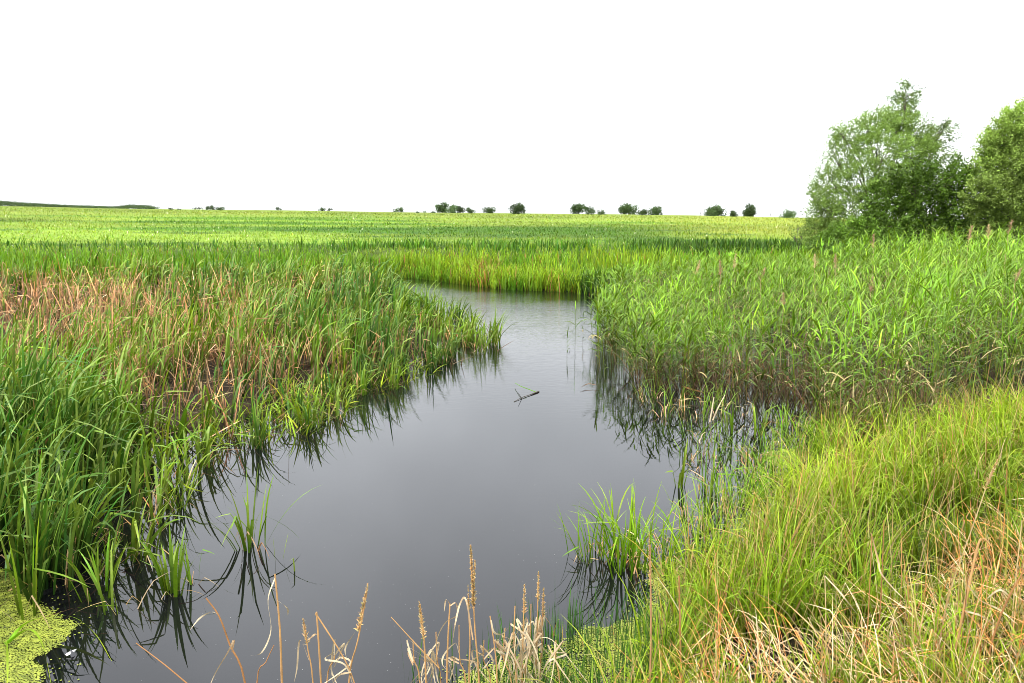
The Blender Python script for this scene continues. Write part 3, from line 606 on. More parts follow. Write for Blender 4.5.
# cattails along the shore of the left bed, each a plant of its own
def shore_plants():
    lo = [k for k, p in enumerate(POND_PX) if p in [(112, 580), (494, 350), (418, 307)]]
    idx = list(range(lo[0], lo[2])); pts = []
    for a in idx:
        A, Bq = POND[a], POND[a + 1]; L = np.linalg.norm(Bq - A); k = max(1, int(L / .42))
        for t in np.linspace(0, 1, k, endpoint=False): pts.append(A + (Bq - A) * t)
    protos = []
    for q, (x, y) in enumerate(pts):
        x += random.gauss(0, .22) - .05; y += random.gauss(0, .14)
        if len(protos) < 8:
            tall = y > 9
            o = clump('cattail_plant', 0, 0, 13, .95, 'cattail plant rising from the shoreline edge of the left bed', 'cattail', 'cattail plants along the shoreline of the left bed', spread=.07, W=(.015, .027), colr=[C_CAT, C_CATB, C_CAT * 1.15][q % 3], dead=4, lean=.5, bend=(.1, 1.4), phi=.0, kinkp=.25, base=(x, y, .0))
            protos.append(o)
        else:
            s = random.choice(protos); o = s.copy(); COL.objects.link(o)
            for ch in s.children:
                c = ch.copy(); COL.objects.link(c); c.parent = o
        o.location = (x, y, 0); o.rotation_euler = (0, 0, random.uniform(-.6, .6))
        f = float(np.interp(y, [4, 7, 10, 16, 22], [.70, .75, .66, .95, 1.1])) * random.uniform(.65, 1.15); o.scale = (f, f, f)
shore_plants()
# single reeds in front of the right bed
def reed_plant(px, py, H, label, group=None, base=None, leafn=9, lean=None):
    p = G(px, py) if base is None else base
    e = empty('reed_plant', (p[0], p[1], 0)); tag(e, label, 'reed', group)
    g = Bunch(); s = Bunch(); reed_set(g, s, np.array([[0, 0, -.15]]), np.array([H + .15]), leafn=leafn, wscale=1.15 * max(1, p[1] / 17))
    s.build('stem', M_LEAF, e); g.build('leaves', M_LEAF, e); return e
def shore_reeds():
    a0 = POND_PX.index((632, 302)); a1 = POND_PX.index((815, 420)); pts = []
    for a in range(a0, a1):
        A, Bq = POND[a], POND[a + 1]; L = np.linalg.norm(Bq - A); k = max(1, int(L / .09))
        for t in np.linspace(0, 1, k, endpoint=False): pts.append(A + (Bq - A) * t)
    protos = []
    for (x, y) in pts:
        off = abs(random.gauss(0, .16 if y < 13 else .5)); x -= off * .6 - .1; y += random.gauss(0, .12) - off * .4
        if len(protos) < 10:
            o = reed_plant(0, 0, 1.25, 'leafy common reed standing in the water along the front of the right reed bed', 'reeds along the water edge of the right bed', base=(x, y, 0), leafn=9); protos.append(o)
        else:
            s = random.choice(protos); o = s.copy(); COL.objects.link(o)
            for ch in s.children:
                c = ch.copy(); COL.objects.link(c); c.parent = o
        o.location = (x, y, 0); o.rotation_euler = (0, 0, random.uniform(-3, 3)); f = random.uniform(.6, 1.08); o.scale = (f, f, f)
shore_reeds()
reed_plant(575, 347, .95, 'slender lone reed standing farthest out in the open water', leafn=7)
reed_plant(582, 343, .78, 'short lone reed close beside the outermost reed in the water', leafn=6)
reed_plant(592, 350, 1.05, 'lone reed with a leafy top between the outer reeds and the bed', leafn=7)
reed_plant(567, 352, .35, 'tiny young reed shoot in the water left of the lone reeds', leafn=4)

# ---------------------------------------------------------------- reed plumes (last year's flower heads)
def plume(B, p, d, L, w, n, col):
    d = np.asarray(d, float); d /= np.linalg.norm(d)
    s = rng.random(n) ** .8; b = np.asarray(p) + d * (s * L)[:, None]
    ph = rng.uniform(-3.1, 3.1, n); c = vary(col, n, .2)
    blades(B, b, w * (1.15 - s * .8) * rng.uniform(.5, 1.5, n), L * .03, ph, .25 + rng.uniform(0, .6, n), rng.uniform(.1, .9, n), 3, 1.3, None, None, rng.uniform(-3, 3, n), c, c * 1.1, 1.5)
plumes = [p_ for k_, p_ in enumerate([(693, 268, 20, 'in the left part of the reed bed', 1), (700, 266, 22, 'above the dip of the far weeds', 1), (722, 268, 19, 'reddest of the left group', 0), (736, 262, 22, 'slightly above its neighbours', 1), (815, 262, 19, 'in the reeds below the willow trunk', 1), (838, 262, 18, 'near the low bush', 0),
          (877, 242, 20, 'against the dark bush', 0), (934, 240, 18, 'tallest against the dark bushes', 0), (970, 233, 18, 'between the bushes and the right willow', 0), (1008, 228, 16, 'at the right edge under the willow', 0), (1016, 275, 10, 'leaning at the right edge of the picture', 0), (786, 300, 14, 'low among the green leaves', 0), (760, 275, 18, 'in the middle of the bed', 0), (955, 240, 17, 'pale fluffy one before the bushes', 1), (990, 232, 17, 'leaning left before the right willow', 1), (870, 285, 14, 'sunk between reed leaves', 0)]) if k_ not in (1, 7, 13)]
for px, py, Y, txt, pale in plumes:
    p = D(px, py, Y); gz = ground_at(p[0], Y)
    e = empty('reed_plume', (p[0], Y, gz)); tag(e, 'dry %s reed plume %s' % ('pale buff' if pale else 'reddish brown', txt), 'reed plume', 'old reed plumes above the right reed bed')
    top = np.array([random.uniform(-.08, .08), 0, p[2] - gz]); s = Bunch(); ln = .34 * Y / 18
    base = np.array([random.uniform(-.1, .1), 0, 0.])
    tube(s, [base, (base + top) / 2 + [.01, 0, 0], top - [0, 0, ln * .5]], [.006, .006, .005], C_STRAW * .8, 4); s.build('stem', M_DRY, e)
    g = Bunch(); plume(g, top - [0, 0, ln * .5], [random.uniform(-.1, .4), 0, 1], ln, ln * .32, 80, (C_STRAW if pale else np.array([.38, .24, .15]))); g.build('seed_head', M_DRY, e)

# ================================================================= DRY STALKS IN THE FOREGROUND
def stalk(label, pts, Y=3.85, r=.0035, seed=None, leaves=(), col=None, cat='dry stalk', base_z=None, name='dry_stalk'):
    """pts: sight-line points from bottom to top, at distance Y; the stalk is carried down to the ground"""
    r *= 1.25; col = np.array([.52, .31, .13]) if col is None else np.asarray(col)
    P = [D(a, b, Y) for a, b in pts]
    if base_z is None:
        gx = P[0][0] + (P[0][0] - P[1][0]) * .25; base_z = min(ground_at(gx, Y), P[0][2] - .03); P.insert(0, np.array([gx, Y, base_z - .03]))
    o0 = P[0]; e = empty(name, o0); tag(e, label, cat)
    s = Bunch(); Q = smooth_path(np.array(P), 4) - o0
    tube(s, Q, np.linspace(r, r * .6, len(Q)), col, 6); s.build('stem', M_DRY, e)
    if seed:
        g = Bunch()
        for (x0, y0, x1, y1, w) in seed:
            a = D(x0, y0, Y) - o0; b = D(x1, y1, Y) - o0; L = np.linalg.norm(b - a); plume(g, a, b - a, L, w, int(150 * max(.5, L / .15)), C_STRAW * .95 + [0.03, .0, -.02])
        g.build('seed_head', M_DRY, e)
    for lf in leaves:
        l = Bunch(); pp = np.array([D(a, b, Y + random.uniform(-.04, .04)) for a, b in lf]) - o0
        strip(l, pp, .0095, mix(C_PALE * random.uniform(.7, 1.05), C_RUST * 1.3, random.choice([0, 0, .3, .6])), C_PALE * random.uniform(.6, 1.1), 5); l.build('leaf', M_DRY, e)
    return e
stalk('thick straw stalk with a long white curled leaf hanging to its left', [(282, 683), (280, 630), (275, 574)], r=.0055, leaves=[[(275, 578), (268, 600), (271, 630), (262, 652), (250, 656)], [(277, 600), (287, 608), (288, 616)]])
stalk('short stalk with a small golden seed head, left of the bent one', [(313, 683), (308, 650), (304, 622)], seed=[(307, 645, 303, 619, .025)], leaves=[[(309, 660), (300, 640), (297, 668), (294, 683)], [(308, 640), (316, 634), (320, 640)]])
stalk('stalk folded sharply into an upside down V', [(321, 683), (317, 617), (316.5, 616), (318, 617), (345, 660), (357, 690)], r=.0042)
stalk('leaning stalk with a feathery golden seed head over open water', [(349, 683), (358, 640), (367, 592)], r=.0045, seed=[(358, 632, 368, 584, .022)], leaves=[[(352, 668), (345, 650), (355, 632)], [(351, 672), (338, 676), (330, 690)]])
stalk('thin bare stalk leaning left with its tip over dark water', [(439, 668), (415, 643), (391, 617)], r=.0028, base_z=0)
stalk('stalk with a slim seed head, second group from the right', [(426, 683), (424, 640), (420, 604)], r=.0045, seed=[(424, 640, 419, 602, .022)], leaves=[[(425, 660), (432, 650), (436, 672), (440, 690)]])
stalk('stalk topped by a white curled ribbon leaf', [(447, 683), (448, 640), (450, 604)], r=.005, leaves=[[(450, 606), (456, 603), (457, 615), (446, 622), (438, 636), (436, 650)], [(450, 604), (446, 600), (444, 612)]])
stalk('tallest foreground stalk with a long double seed head', [(479, 683), (475, 630), (471, 560)], r=.0045, seed=[(474, 610, 470.5, 545, .020), (473, 606, 475, 560, .016)], leaves=[[(473, 640), (466, 600), (460, 604), (455, 625), (452, 645)], [(476, 650), (482, 668), (490, 660)]])
stalk('plain companion stalk right beside the tallest seed head', [(469, 683), (470, 640), (468, 600)], r=.004, seed=[(469, 612, 468, 585, .012)])
stalk('stubby stalk with a forked broken top', [(497, 683), (495, 650), (490, 616)], r=.004, leaves=[[(491, 620), (494, 632), (502, 634), (510, 626)], [(496, 650), (506, 656), (512, 668)]])
stalk('bent orange stalk with a flared sheath, lower left', [(245, 683), (230, 645), (219, 616), (206, 598)], r=.0045, leaves=[[(220, 616), (212, 612), (200, 618), (190, 630)], [(232, 652), (234, 640), (228, 652), (216, 672), (208, 690)]], col=C_RUST * 1.1)
stalk('thin rusty stalk leaning far left at the bottom edge', [(190, 686), (165, 665), (136, 643)], r=.003, base_z=0, col=C_RUST * 1.2)
stalk('short reddish stalk leaning right near the bottom edge', [(257, 683), (266, 662), (274, 645)], r=.003, col=C_RUST * 1.2)
for q, (px, t, txt, sd) in enumerate([(515, 600, 'leftmost stalk of the dense straw bunch', None), (524, 588, 'stalk with a pale seed head in the dense straw bunch', 1), (531, 598, 'middle stalk of the dense straw bunch', None), (538, 576, 'tallest seed head stalk of the dense straw bunch', 1), (543, 592, 'rightmost stalk of the dense straw bunch', 1)]):
    stalk(txt, [(px + random.uniform(-8, 2), 683), (px - 1, 640), (px, t + 6)], r=.004, seed=[(px, t + 26, px + .5, t - 4, .018)] if sd else None,
          leaves=[[(px - 1, 640 + random.uniform(-10, 20)), (px + random.uniform(-14, 12), 630 + random.uniform(-15, 20)), (px + random.uniform(-22, 16), 655 + random.uniform(-10, 20)), (px + random.uniform(-20, 20), 690)] for _ in range(6)], Y=3.9 + .05 * q)
for px, t, txt in [(413, 640, 'short pale straw stalk at the bottom edge, left of the slim seed head'), (436, 632, 'short straw stub between the slim seed head and the ribbon topped stalk'), (459, 625, 'pale split straw stalk just left of the tallest seed head'), (484, 640, 'low leaning straw stalk right of the tallest seed head'), (505, 628, 'straw stub at the left foot of the dense straw bunch'), (556, 640, 'low curling straw stalk right of the dense straw bunch'), (334, 655, 'low straw stub between the folded stalk and the leaning one')]:
    stalk(txt, [(px + random.uniform(-8, 8), 684), (px + random.uniform(-2, 2), 660), (px, t)], r=.0035, Y=3.9, leaves=[[(px, 660 + random.uniform(-8, 8)), (px + random.uniform(-12, 12), 650 + random.uniform(-12, 10)), (px + random.uniform(-20, 20), 665), (px + random.uniform(-24, 24), 692)] for _ in range(4)])
stalk('tall lone brown stem rising past the duckweed to the tussock', [(650, 683), (651, 620), (650, 545)], Y=3.9, r=.005, col=C_RUST * 1.1 + .05, seed=[(650, 580, 649, 532, .010)])
stalk('second brown stem right of the tall lone one', [(681, 683), (680, 630), (679, 576)], Y=4.0, r=.005, col=C_RUST)
stalk('long fallen straw curving down at the bottom edge', [(590, 686), (570, 660), (552, 640), (537, 637)], Y=4.0, r=.0025, col=C_PALE, base_z=0)
stalk('white broken leaf blade pointing down over the pale duckweed', [(680, 612), (668, 592), (657, 577)], Y=4.6, r=.003, col=C_PALE, base_z=0)
stalk('thin brown stem with a white folded leaf, right foreground', [(864, 683), (868, 620), (872, 535)], Y=3.8, r=.003, col=C_RUST * 1.1, leaves=[[(871, 533), (878, 560), (881, 573), (893, 588), (905, 600)]])
stalk('thin brown stem crossing behind the white folded leaf', [(872, 683), (878, 640), (882, 575), (884, 520)], Y=3.85, r=.0028, col=C_RUST)
stalk('thick straw stalk with its top bent over, right foreground', [(942, 700), (955, 650), (968, 590), (978, 545), (984, 539), (990, 545)], Y=3.6, r=.0055, leaves=[[(968, 585), (980, 600), (1000, 610), (1018, 625)], [(962, 610), (985, 618), (1010, 640)]])
stalk('slanting rust brown stalk at the right edge', [(985, 700), (990, 650), (1005, 605), (1027, 565)], Y=3.5, r=.0045, col=C_RUST * .9)
stalk('slender stalk leaning right behind the bent one', [(930, 690), (948, 600), (975, 520), (992, 470)], Y=4.2, r=.003, col=C_STRAW, seed=[(985, 490, 1000, 455, .02)])
stalk('upright straw stalk with a wispy top near the right edge', [(1010, 700), (1012, 620), (1022, 520)], Y=3.7, r=.003, col=C_STRAW, leaves=[[(1013, 600), (1000, 590), (985, 600)]])
stalk('short straw stalk with a hooked white tip among the sedge', [(826, 683), (826, 640), (825, 582), (823, 576)], Y=4.0, r=.003, col=C_STRAW, leaves=[[(825, 576), (838, 590), (846, 600), (862, 620)]])
stalk('rusty bent stalk low in the sedge left of the straw tangle', [(700, 690), (712, 640), (725, 600)], Y=4.0, r=.003, col=C_RUST)
# things afloat
def channel_shoots():
    spots = [(648, 405), (662, 420), (676, 412), (690, 440), (698, 424), (716, 452), (726, 470), (742, 456), (748, 478), (765, 505), (742, 492), (728, 508), (712, 522), (690, 520), (700, 540), (770, 470), (780, 432), (795, 440), (764, 420), (722, 415), (640, 393), (655, 398), (680, 400), (706, 408), (740, 412)]
    protos = []
    for k, (px, py) in enumerate(spots):
        p = G(px + random.uniform(-5, 5), py + random.uniform(-4, 4))
        if k < 6:
            o = clump('sedge_shoots', 0, 0, [9, 6, 12][k % 3], .5, 'thin tuft of sedge shoots scattered in the shallow channel before the right reeds', 'sedge', 'sedge shoots scattered in the right channel', spread=.07, W=(.005, .011), colr=[C_CAT, C_SEDGE][k % 2], dead=7, lean=.35, bend=(.1, 1.3), base=(p[0], p[1], 0)); protos.append(o)
        else:
            q = protos[k % 6]; o = q.copy(); COL.objects.link(o)
            for ch in q.children:
                c = ch.copy(); COL.objects.link(c); c.parent = o
        o.location = (p[0], p[1], 0); o.rotation_euler = (0, 0, random.uniform(-3, 3)); f = random.uniform(.55, 1.15); o.scale = (f, f, f)
channel_shoots()
def floating_stick():
    a = G(514, 402); b = G(539, 392); e = empty('floating_stick', a); tag(e, 'dark broken branch floating in the middle of the pond', 'stick')
    s = Bunch(); pth = smooth_path([np.zeros(3) + [0, 0, .004], (b - a) * .3 + [0, .04, .012], (b - a) * .6 + [0, .02, .01], (b - a) + [0, 0, .01]], 4); tube(s, pth, np.interp(np.linspace(0, 1, len(pth)), [0, .7, .9, 1], [.004, .006, .012, .009]), C_BROWN, 6); s.build('branch', M_WOOD, e)
    s = Bunch(); tube(s, [(b - a) * .9 + [0, 0, .01], (b - a) * .55 + [-.1, .25, .10], G(515, 386) - a + [0, 0, .05]], [.006, .005, .004], C_SEDGE, 5); s.build('twig', M_LEAF, e)
    s = Bunch(); tube(s, [(b - a) * .3, (b - a) * .22 + [-.02, 0, .10]], [.005, .003], C_BROWN, 5); s.build('twig', M_WOOD, e)
floating_stick()
def floater(name, label, cat, pts, W, col, parts=None):
    P = np.array([G(a, b) for a, b in pts]); P[:, 2] = .012 + np.array([.02 * math.sin(k * 1.3) + .02 for k in range(len(P))]); o = P[0].copy()
    l = Bunch(); strip(l, P - o, W, col, None, 4); ob = l.build(name, M_DRY, None); ob.location = o; tag(ob, label, cat); return ob
floater('floating_reed', 'short reddish piece of reed floating before the lone reeds', 'reed piece', [(580, 390), (588, 387), (598, 388)], .012, C_BROWN)
floater('fallen_leaf', 'pale green cattail leaf lying across the water edge of the left bay', 'leaf', [(171, 455), (200, 447), (228, 436), (252, 428)], .02, C_SEDY)
floater('fallen_leaf', 'long yellow leaf trailing from the left bank over the water', 'leaf', [(176, 478), (188, 492), (212, 498)], .016, C_SEDY * .8)
floater('fallen_leaf', 'dull green leaf lying on black water below the left bed', 'leaf', [(78, 612), (98, 613), (117, 611)], .01, C_CAT)
floater('fallen_leaf', 'brown leaf floating beside the right duckweed patch', 'leaf', [(776, 470), (784, 478), (790, 488)], .02, C_RUST)
floater('broken_cane', 'brown broken cane lying in front of the dark reed shade', 'cane', [(682, 388), (690, 392), (702, 395), (712, 399)], .025, C_RUST)
floater('broken_cane', 'pale short cane floating below the brown one', 'cane', [(680, 403), (690, 402), (701, 404)], .02, C_STRAW)
stalk('pale dead cane standing left of the green clump before the reeds', [(708, 432), (711, 415), (714, 397)], Y=10.2, r=.009, col=C_PALE, base_z=0, name='dead_cane', cat='cane')
stalk('pale dead cane leaning right beside the green clump', [(710, 428), (717, 410), (725, 395)], Y=10.3, r=.009, col=C_PALE, base_z=0, name='dead_cane', cat='cane')
def feather():
    o0 = G(72, 655); P = np.array([G(66, 657), G(72, 655), G(77, 651)]) ; P[:, 2] = [.012, .02, .014]
    l = Bunch(); strip(l, P - o0, .018, (.8, .8, .8), None, 3); ob = l.build('feather', M_FEATHER); ob.location = o0; tag(ob, 'small white feather floating on the black water', 'feather')
feather()
def specks():
    n = 260; px = rng.normal(400, 120, n); py = rng.uniform(420, 683, n); P = np.array([G(a, b) for a, b in zip(px, py)]); P = P[pond_sd(P[:, 0], P[:, 1]) < -.15]; n = len(P)
    r = rng.uniform(.0008, .002, n); P[:, 2] = .003
    Q = np.stack([P + np.stack([r * math.cos(q * 1.57), r * math.sin(q * 1.57), 0 * r], -1) for q in range(4)], 1).reshape(-1, 3)
    o = mesh_obj('floating_specks', Q, np.arange(n * 4).reshape(-1, 4), M_FEATHER); tag(o, 'tiny pale specks of pollen and seed drifting on the open water', 'specks', None, 'stuff')
specks()
def sprig():
    o0 = G(6, 647); e = empty('cattail_sprig', o0); tag(e, 'low yellow green sprig with arching leaves lying on the left duckweed', 'sprig')
    for pts in ([(6, 647), (30, 634), (70, 632), (95, 645), (112, 664)], [(6, 647), (30, 644), (44, 660), (52, 690)], [(6, 647), (9, 662), (8, 700)], [(6, 647), (-15, 642), (-40, 655)]):
        P = np.array([G(a, b) for a, b in pts]); n = len(P); P[:, 2] = [.02 + .09 * math.sin(math.pi * k / (n - 1)) for k in range(n)]
        l = Bunch(); strip(l, P - o0, .022, C_SEDGE, C_SEDY, 3); l.build('leaf', M_LEAF, e)
sprig()

# ================================================================= TREES
def leaf_cloud(B, centers, dirs, m, L, leafL, leafW, col, droop=.3, wind=.0, jit=.06):
    """m leaves on each twig: twig starts at center and runs along dir for length L"""
    n = len(centers); s = rng.random((n, m)); c = centers[:, None] + dirs[:, None] * (s * L)[..., None] + rng.normal(0, jit, (n, m, 3)); c[..., 2] -= droop * (s * L) ** 2
    c = c.reshape(-1, 3); N_ = len(c)
    d = dirs[:, None] + rng.normal(0, .7, (n, m, 3)); d[..., 2] -= droop; d[..., 0] += wind; d = d.reshape(-1, 3); d /= np.linalg.norm(d, axis=1)[:, None]
    q = rng.normal(0, 1, (N_, 3)); sd = np.cross(d, q); sd /= np.linalg.norm(sd, axis=1)[:, None] + 1e-9
    lL = leafL * rng.uniform(.6, 1.2, N_)[:, None]; lW = leafW * rng.uniform(.7, 1.2, N_)[:, None]
    V = np.stack([c, c + d * lL * .5 + sd * lW * .5, c + d * lL, c + d * lL * .5 - sd * lW * .5], 1).reshape(-1, 3)
    tint = np.exp(rng.normal(0, .18, (n, 1, 1))) * np.ones((1, m, 1)); C = (np.asarray(col)[None, None] if np.ndim(col) == 1 else np.asarray(col)[:, None]) * tint; C = C.reshape(-1, 3) * np.exp(rng.normal(0, .2, (N_, 1)))
    B.add(V, np.arange(N_ * 4).reshape(-1, 4), np.repeat(C, 4, 0))
def tree(name, label, base_px, Y, lobes, col, cat='tree', group=None, leaf=(.10, .028), twigs=90, m=22, twL=.55, droop=.25, depth=1.0, trunk_r=.12, wind=.15, updir=.6, surf=.45):
    b = D(base_px[0], base_px[1], Y); gz = ground_at(b[0], Y); b[2] = gz - .05
    e = empty(name, b); tag(e, label, cat, group)
    T = Bunch(); Cr = Bunch()
    fork = np.array([0, 0, .5 + 0 * Y])
    tube(T, smooth_path([np.zeros(3), fork * .5 + [.03, 0, 0], fork], 3), [trunk_r * 1.25, trunk_r * 1.15, trunk_r * 1.1, trunk_r, trunk_r * .95, trunk_r * .9, trunk_r * .9][:len(smooth_path([np.zeros(3), fork * .5, fork], 3))], (.1, .1, .1), 8)
    for (px, py, rx, ry, kk) in lobes:
        dy = rng.normal(0, .25 * depth); c = D(px, py, Y + dy) - b; sx = rx / FPX * Y; sz = ry / FPX * Y; sy = (sx + sz) / 2 * depth
        mid = c * .5 + [c[0] * -.1, 0, abs(c[0]) * .15 + .1]
        mid = mid + rng.normal(0, .12, 3); P = smooth_path([fork * .9, mid, (mid + c) / 2 + rng.normal(0, .1, 3), c, c + np.array([0, 0, sz * .4])], 5); tube(T, P, np.linspace(trunk_r * .34, .005, len(P)), (.1, .1, .1), 6)
        nt = int(twigs * kk)
        u = rng.normal(0, 1, (nt, 3)); u /= np.linalg.norm(u, axis=1)[:, None]; rad = rng.random(nt) ** surf
        pos = c + u * rad[:, None] * [sx * .92, sy, sz * .92]
        dr = u * .7 + [wind, 0, updir]; dr /= np.linalg.norm(dr, axis=1)[:, None]
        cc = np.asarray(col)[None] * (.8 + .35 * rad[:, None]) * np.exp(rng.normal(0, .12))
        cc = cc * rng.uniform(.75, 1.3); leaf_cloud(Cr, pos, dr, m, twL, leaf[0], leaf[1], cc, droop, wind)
        # inner boughs
        for q in range(4):
            t = c + u[q] * rad[q] * np.array([sx, sy, sz]); PP = smooth_path([P[int(len(P) * .6)], (P[-1] + t) / 2, t], 3); tube(T, PP, np.linspace(.025, .006, len(PP)), (.1, .1, .1), 4)
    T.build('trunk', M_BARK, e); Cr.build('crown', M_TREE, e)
    return e
WIL = np.array([.16, .25, .05]); BUSH = np.array([.06, .115, .012]); WIL2 = np.array([.19, .28, .055])
tree('willow_tree', 'tall grey green willow with an airy pointed crown beside the dark bush', (880, 246), 38,
     [(905, 96, 5, 13, .3), (901, 110, 10, 12, .5), (897, 124, 14, 11, .6), (880, 124, 14, 12, .6), (868, 130, 12, 12, .5), (912, 132, 15, 13, .6), (852, 142, 15, 14, .6), (842, 134, 6, 9, .2), (836, 160, 13, 18, .6), (880, 150, 25, 18, 1.3), (908, 152, 22, 16, 1.0),
      (932, 142, 13, 9, .45), (942, 133, 7, 6, .2), (932, 158, 15, 10, .5), (828, 185, 14, 16, .7), (860, 178, 24, 20, 1.5), (893, 182, 26, 20, 1.5), (918, 180, 18, 14, .7), (826, 212, 16, 18, .9), (850, 210, 24, 20, 1.4), (822, 236, 14, 16, .8), (848, 236, 20, 16, 1.0), (816, 200, 6, 14, .3), (813, 232, 5, 16, .3)],
     WIL, leaf=(.14, .042), twigs=115, m=30, twL=.6, droop=.5, wind=.25, surf=.4)
tree('dark_bush', 'dark green rounded bush filling the gap between the two willows', (925, 245), 36.5,
     [(890, 200, 24, 14, .9), (915, 188, 22, 16, 1.0), (942, 182, 22, 17, 1.1), (962, 184, 14, 14, .6), (958, 200, 20, 16, .8), (900, 216, 28, 16, 1.2), (935, 210, 26, 18, 1.2), (965, 220, 20, 18, .9), (880, 230, 26, 14, 1.0), (915, 232, 28, 14, 1.2), (950, 234, 26, 14, 1.0)],
     BUSH, 'bush', leaf=(.14, .085), twigs=85, m=26, twL=.75, droop=.2, wind=.1, surf=.35)
tree('low_bush', 'low spreading leafy bush at the foot of the tall willow', (855, 252), 35.5,
     [(838, 240, 18, 12, .9), (858, 234, 18, 14, .9), (878, 240, 18, 12, .9), (826, 246, 10, 8, .5), (868, 248, 22, 8, .8), (898, 244, 16, 10, .7)],
     BUSH * 1.35, 'bush', leaf=(.12, .07), twigs=90, m=20, twL=.4, droop=.2, surf=.35)
tree('willow_tree', 'full rounded willow at the right edge of the picture', (1020, 240), 35,
     [(1022, 120, 14, 12, .7), (1008, 135, 16, 14, .9), (995, 148, 12, 12, .6), (1030, 140, 24, 20, 1.3), (990, 170, 15, 16, .9), (1012, 165, 24, 20, 1.6), (1040, 170, 26, 24, 1.6), (984, 195, 13, 18, .9), (1005, 198, 24, 20, 1.6), (1035, 205, 28, 22, 1.6), (990, 220, 16, 14, .9), (1015, 226, 26, 16, 1.3), (1045, 228, 26, 16, 1.0), (1060, 190, 18, 24, .8)],
     WIL2, leaf=(.13, .055), twigs=150, m=30, twL=.5, droop=.35, wind=.1, surf=.35)
tree('sapling', 'thin pale sapling growing left of the tall willow', (799, 242), 40,
     [(797, 228, 6, 7, .5), (801, 236, 7, 6, .5), (795, 238, 5, 5, .3)], WIL * .9, 'sapling', leaf=(.12, .04), twigs=26, m=12, twL=.4, trunk_r=.03)

DT = np.array([.05, .085, .03])
def far_tree(px, top, bot, w, label, seedc=1.0, name='distant_tree', cat='tree', Y=None, group='small trees along the far skyline'):
    Y = Y or random.uniform(470, 535); b = D(px, bot, Y); r = b[0] / Y; gz = ground_at(b[0], Y); h = (bot - top) / FPX * Y * 1.15; ww = w / FPX * Y * 1.1
    e = empty(name, (b[0], Y, gz - .1)); tag(e, label, cat, group)
    T = Bunch(); tube(T, [np.zeros(3), [ww * .02, 0, h * .3], [0, 0, h * .7]], [max(.15, h * .045), h * .035, h * .015], (.1, .1, .1), 6)
    Cr = Bunch(); k = max(7, int(ww * 1.5)); base_c = DT * random.uniform(.8, 1.35) * seedc
    for q in range(k):
        a = random.uniform(0, 6.28); rr = random.random() ** .6; cx, cy = math.cos(a) * rr * ww * .46, math.sin(a) * rr * ww * .4
        cz = h * random.uniform(.12, .74) * (1 - .25 * rr); c = np.array([cx, cy, cz]); sz = min(h * .27, ww * .27)
        P = np.array([[0, 0, h * .35], c]); tube(T, P, [h * .02, h * .008], (.1, .1, .1), 4)
        nt = 70; u = rng.normal(0, 1, (nt, 3)); u /= np.linalg.norm(u, axis=1)[:, None]; pos = c + u * (rng.random(nt) ** .4)[:, None] * sz
        leaf_cloud(Cr, pos, u, 4, h * .06, h * .085, h * .06, base_c * random.uniform(.75, 1.3), 0, 0, h * .02)
    T.build('trunk', M_BARK, e); Cr.build('crown', M_TREE, e)
FT = [(197, 207.5, 210, 11, 'low rounded tree, left of the close pair on the left skyline'), (210.5, 204.5, 209.5, 9, 'left tree of the close pair on the left skyline'), (220.5, 205, 209.5, 8, 'right tree of the close pair on the left skyline'),
      (171, 206.5, 209, 5, 'tiny bush right of the low hedge on the left skyline'), (179.5, 207.5, 209.3, 4, 'very small bush between the low hedge and the close pair'), (278.5, 207.5, 210.8, 6, 'lone small tree on the empty left centre skyline'),
      (322, 206.5, 211, 7, 'larger of two small trees left of the skyline centre'), (330, 208.5, 211.3, 6, 'smaller of two small trees left of the skyline centre'), (398.5, 207, 212.3, 9, 'pale reddish green tree standing alone left of the centre row'),
      (417, 211, 213, 4, 'tiny bush, first after the pale lone tree'), (425, 211, 213, 4, 'tiny bush, second after the pale lone tree'), (434, 210.5, 213, 5, 'tiny bush just left of the tall centre tree'),
      (442.3, 202, 213.3, 9, 'tallest narrow dark tree at the left end of the centre row'), (451.8, 204.5, 213.3, 9, 'airy grey tree right of the tall narrow one'), (460.6, 206.5, 213.4, 9, 'low dark tree third in the centre row'), (469.5, 207.3, 213.4, 9, 'low tree at the right end of the centre row'),
      (489, 206, 213.6, 11, 'lone dome shaped dark tree just right of the centre row'), (518, 203.3, 213.9, 14, 'broad tree with a pointed top standing alone at the middle'),
      (578, 205, 214.8, 13, 'dark dense tree, left of the loose group right of the middle'), (588.5, 207, 214.8, 9, 'airy paler tree beside the dark dense one'), (601, 210.3, 215, 11, 'low flat bush right of the dark dense tree'),
      (628.5, 204.5, 215.3, 15, 'large round tree left of a low bush and a small round tree'), (642.5, 209.5, 215.5, 13, 'low bush linking two round trees'), (656.5, 206.8, 215.7, 12, 'smaller round tree right of the low linking bush'),
      (716, 204.8, 216.6, 18, 'widest dark tree on the right skyline'), (732, 210.5, 216.8, 11, 'low bush right of the widest dark tree'), (750, 205.5, 217.2, 13, 'round lone tree with a clear trunk on the right skyline'), (788, 209.5, 217.8, 14, 'pale green bush just left of the tall willow on the skyline')]
for px, t, bt, wd, lb in FT: far_tree(px, t, bt, wd, lb, 1.6 if 'pale' in lb or 'airy' in lb else 1.0)
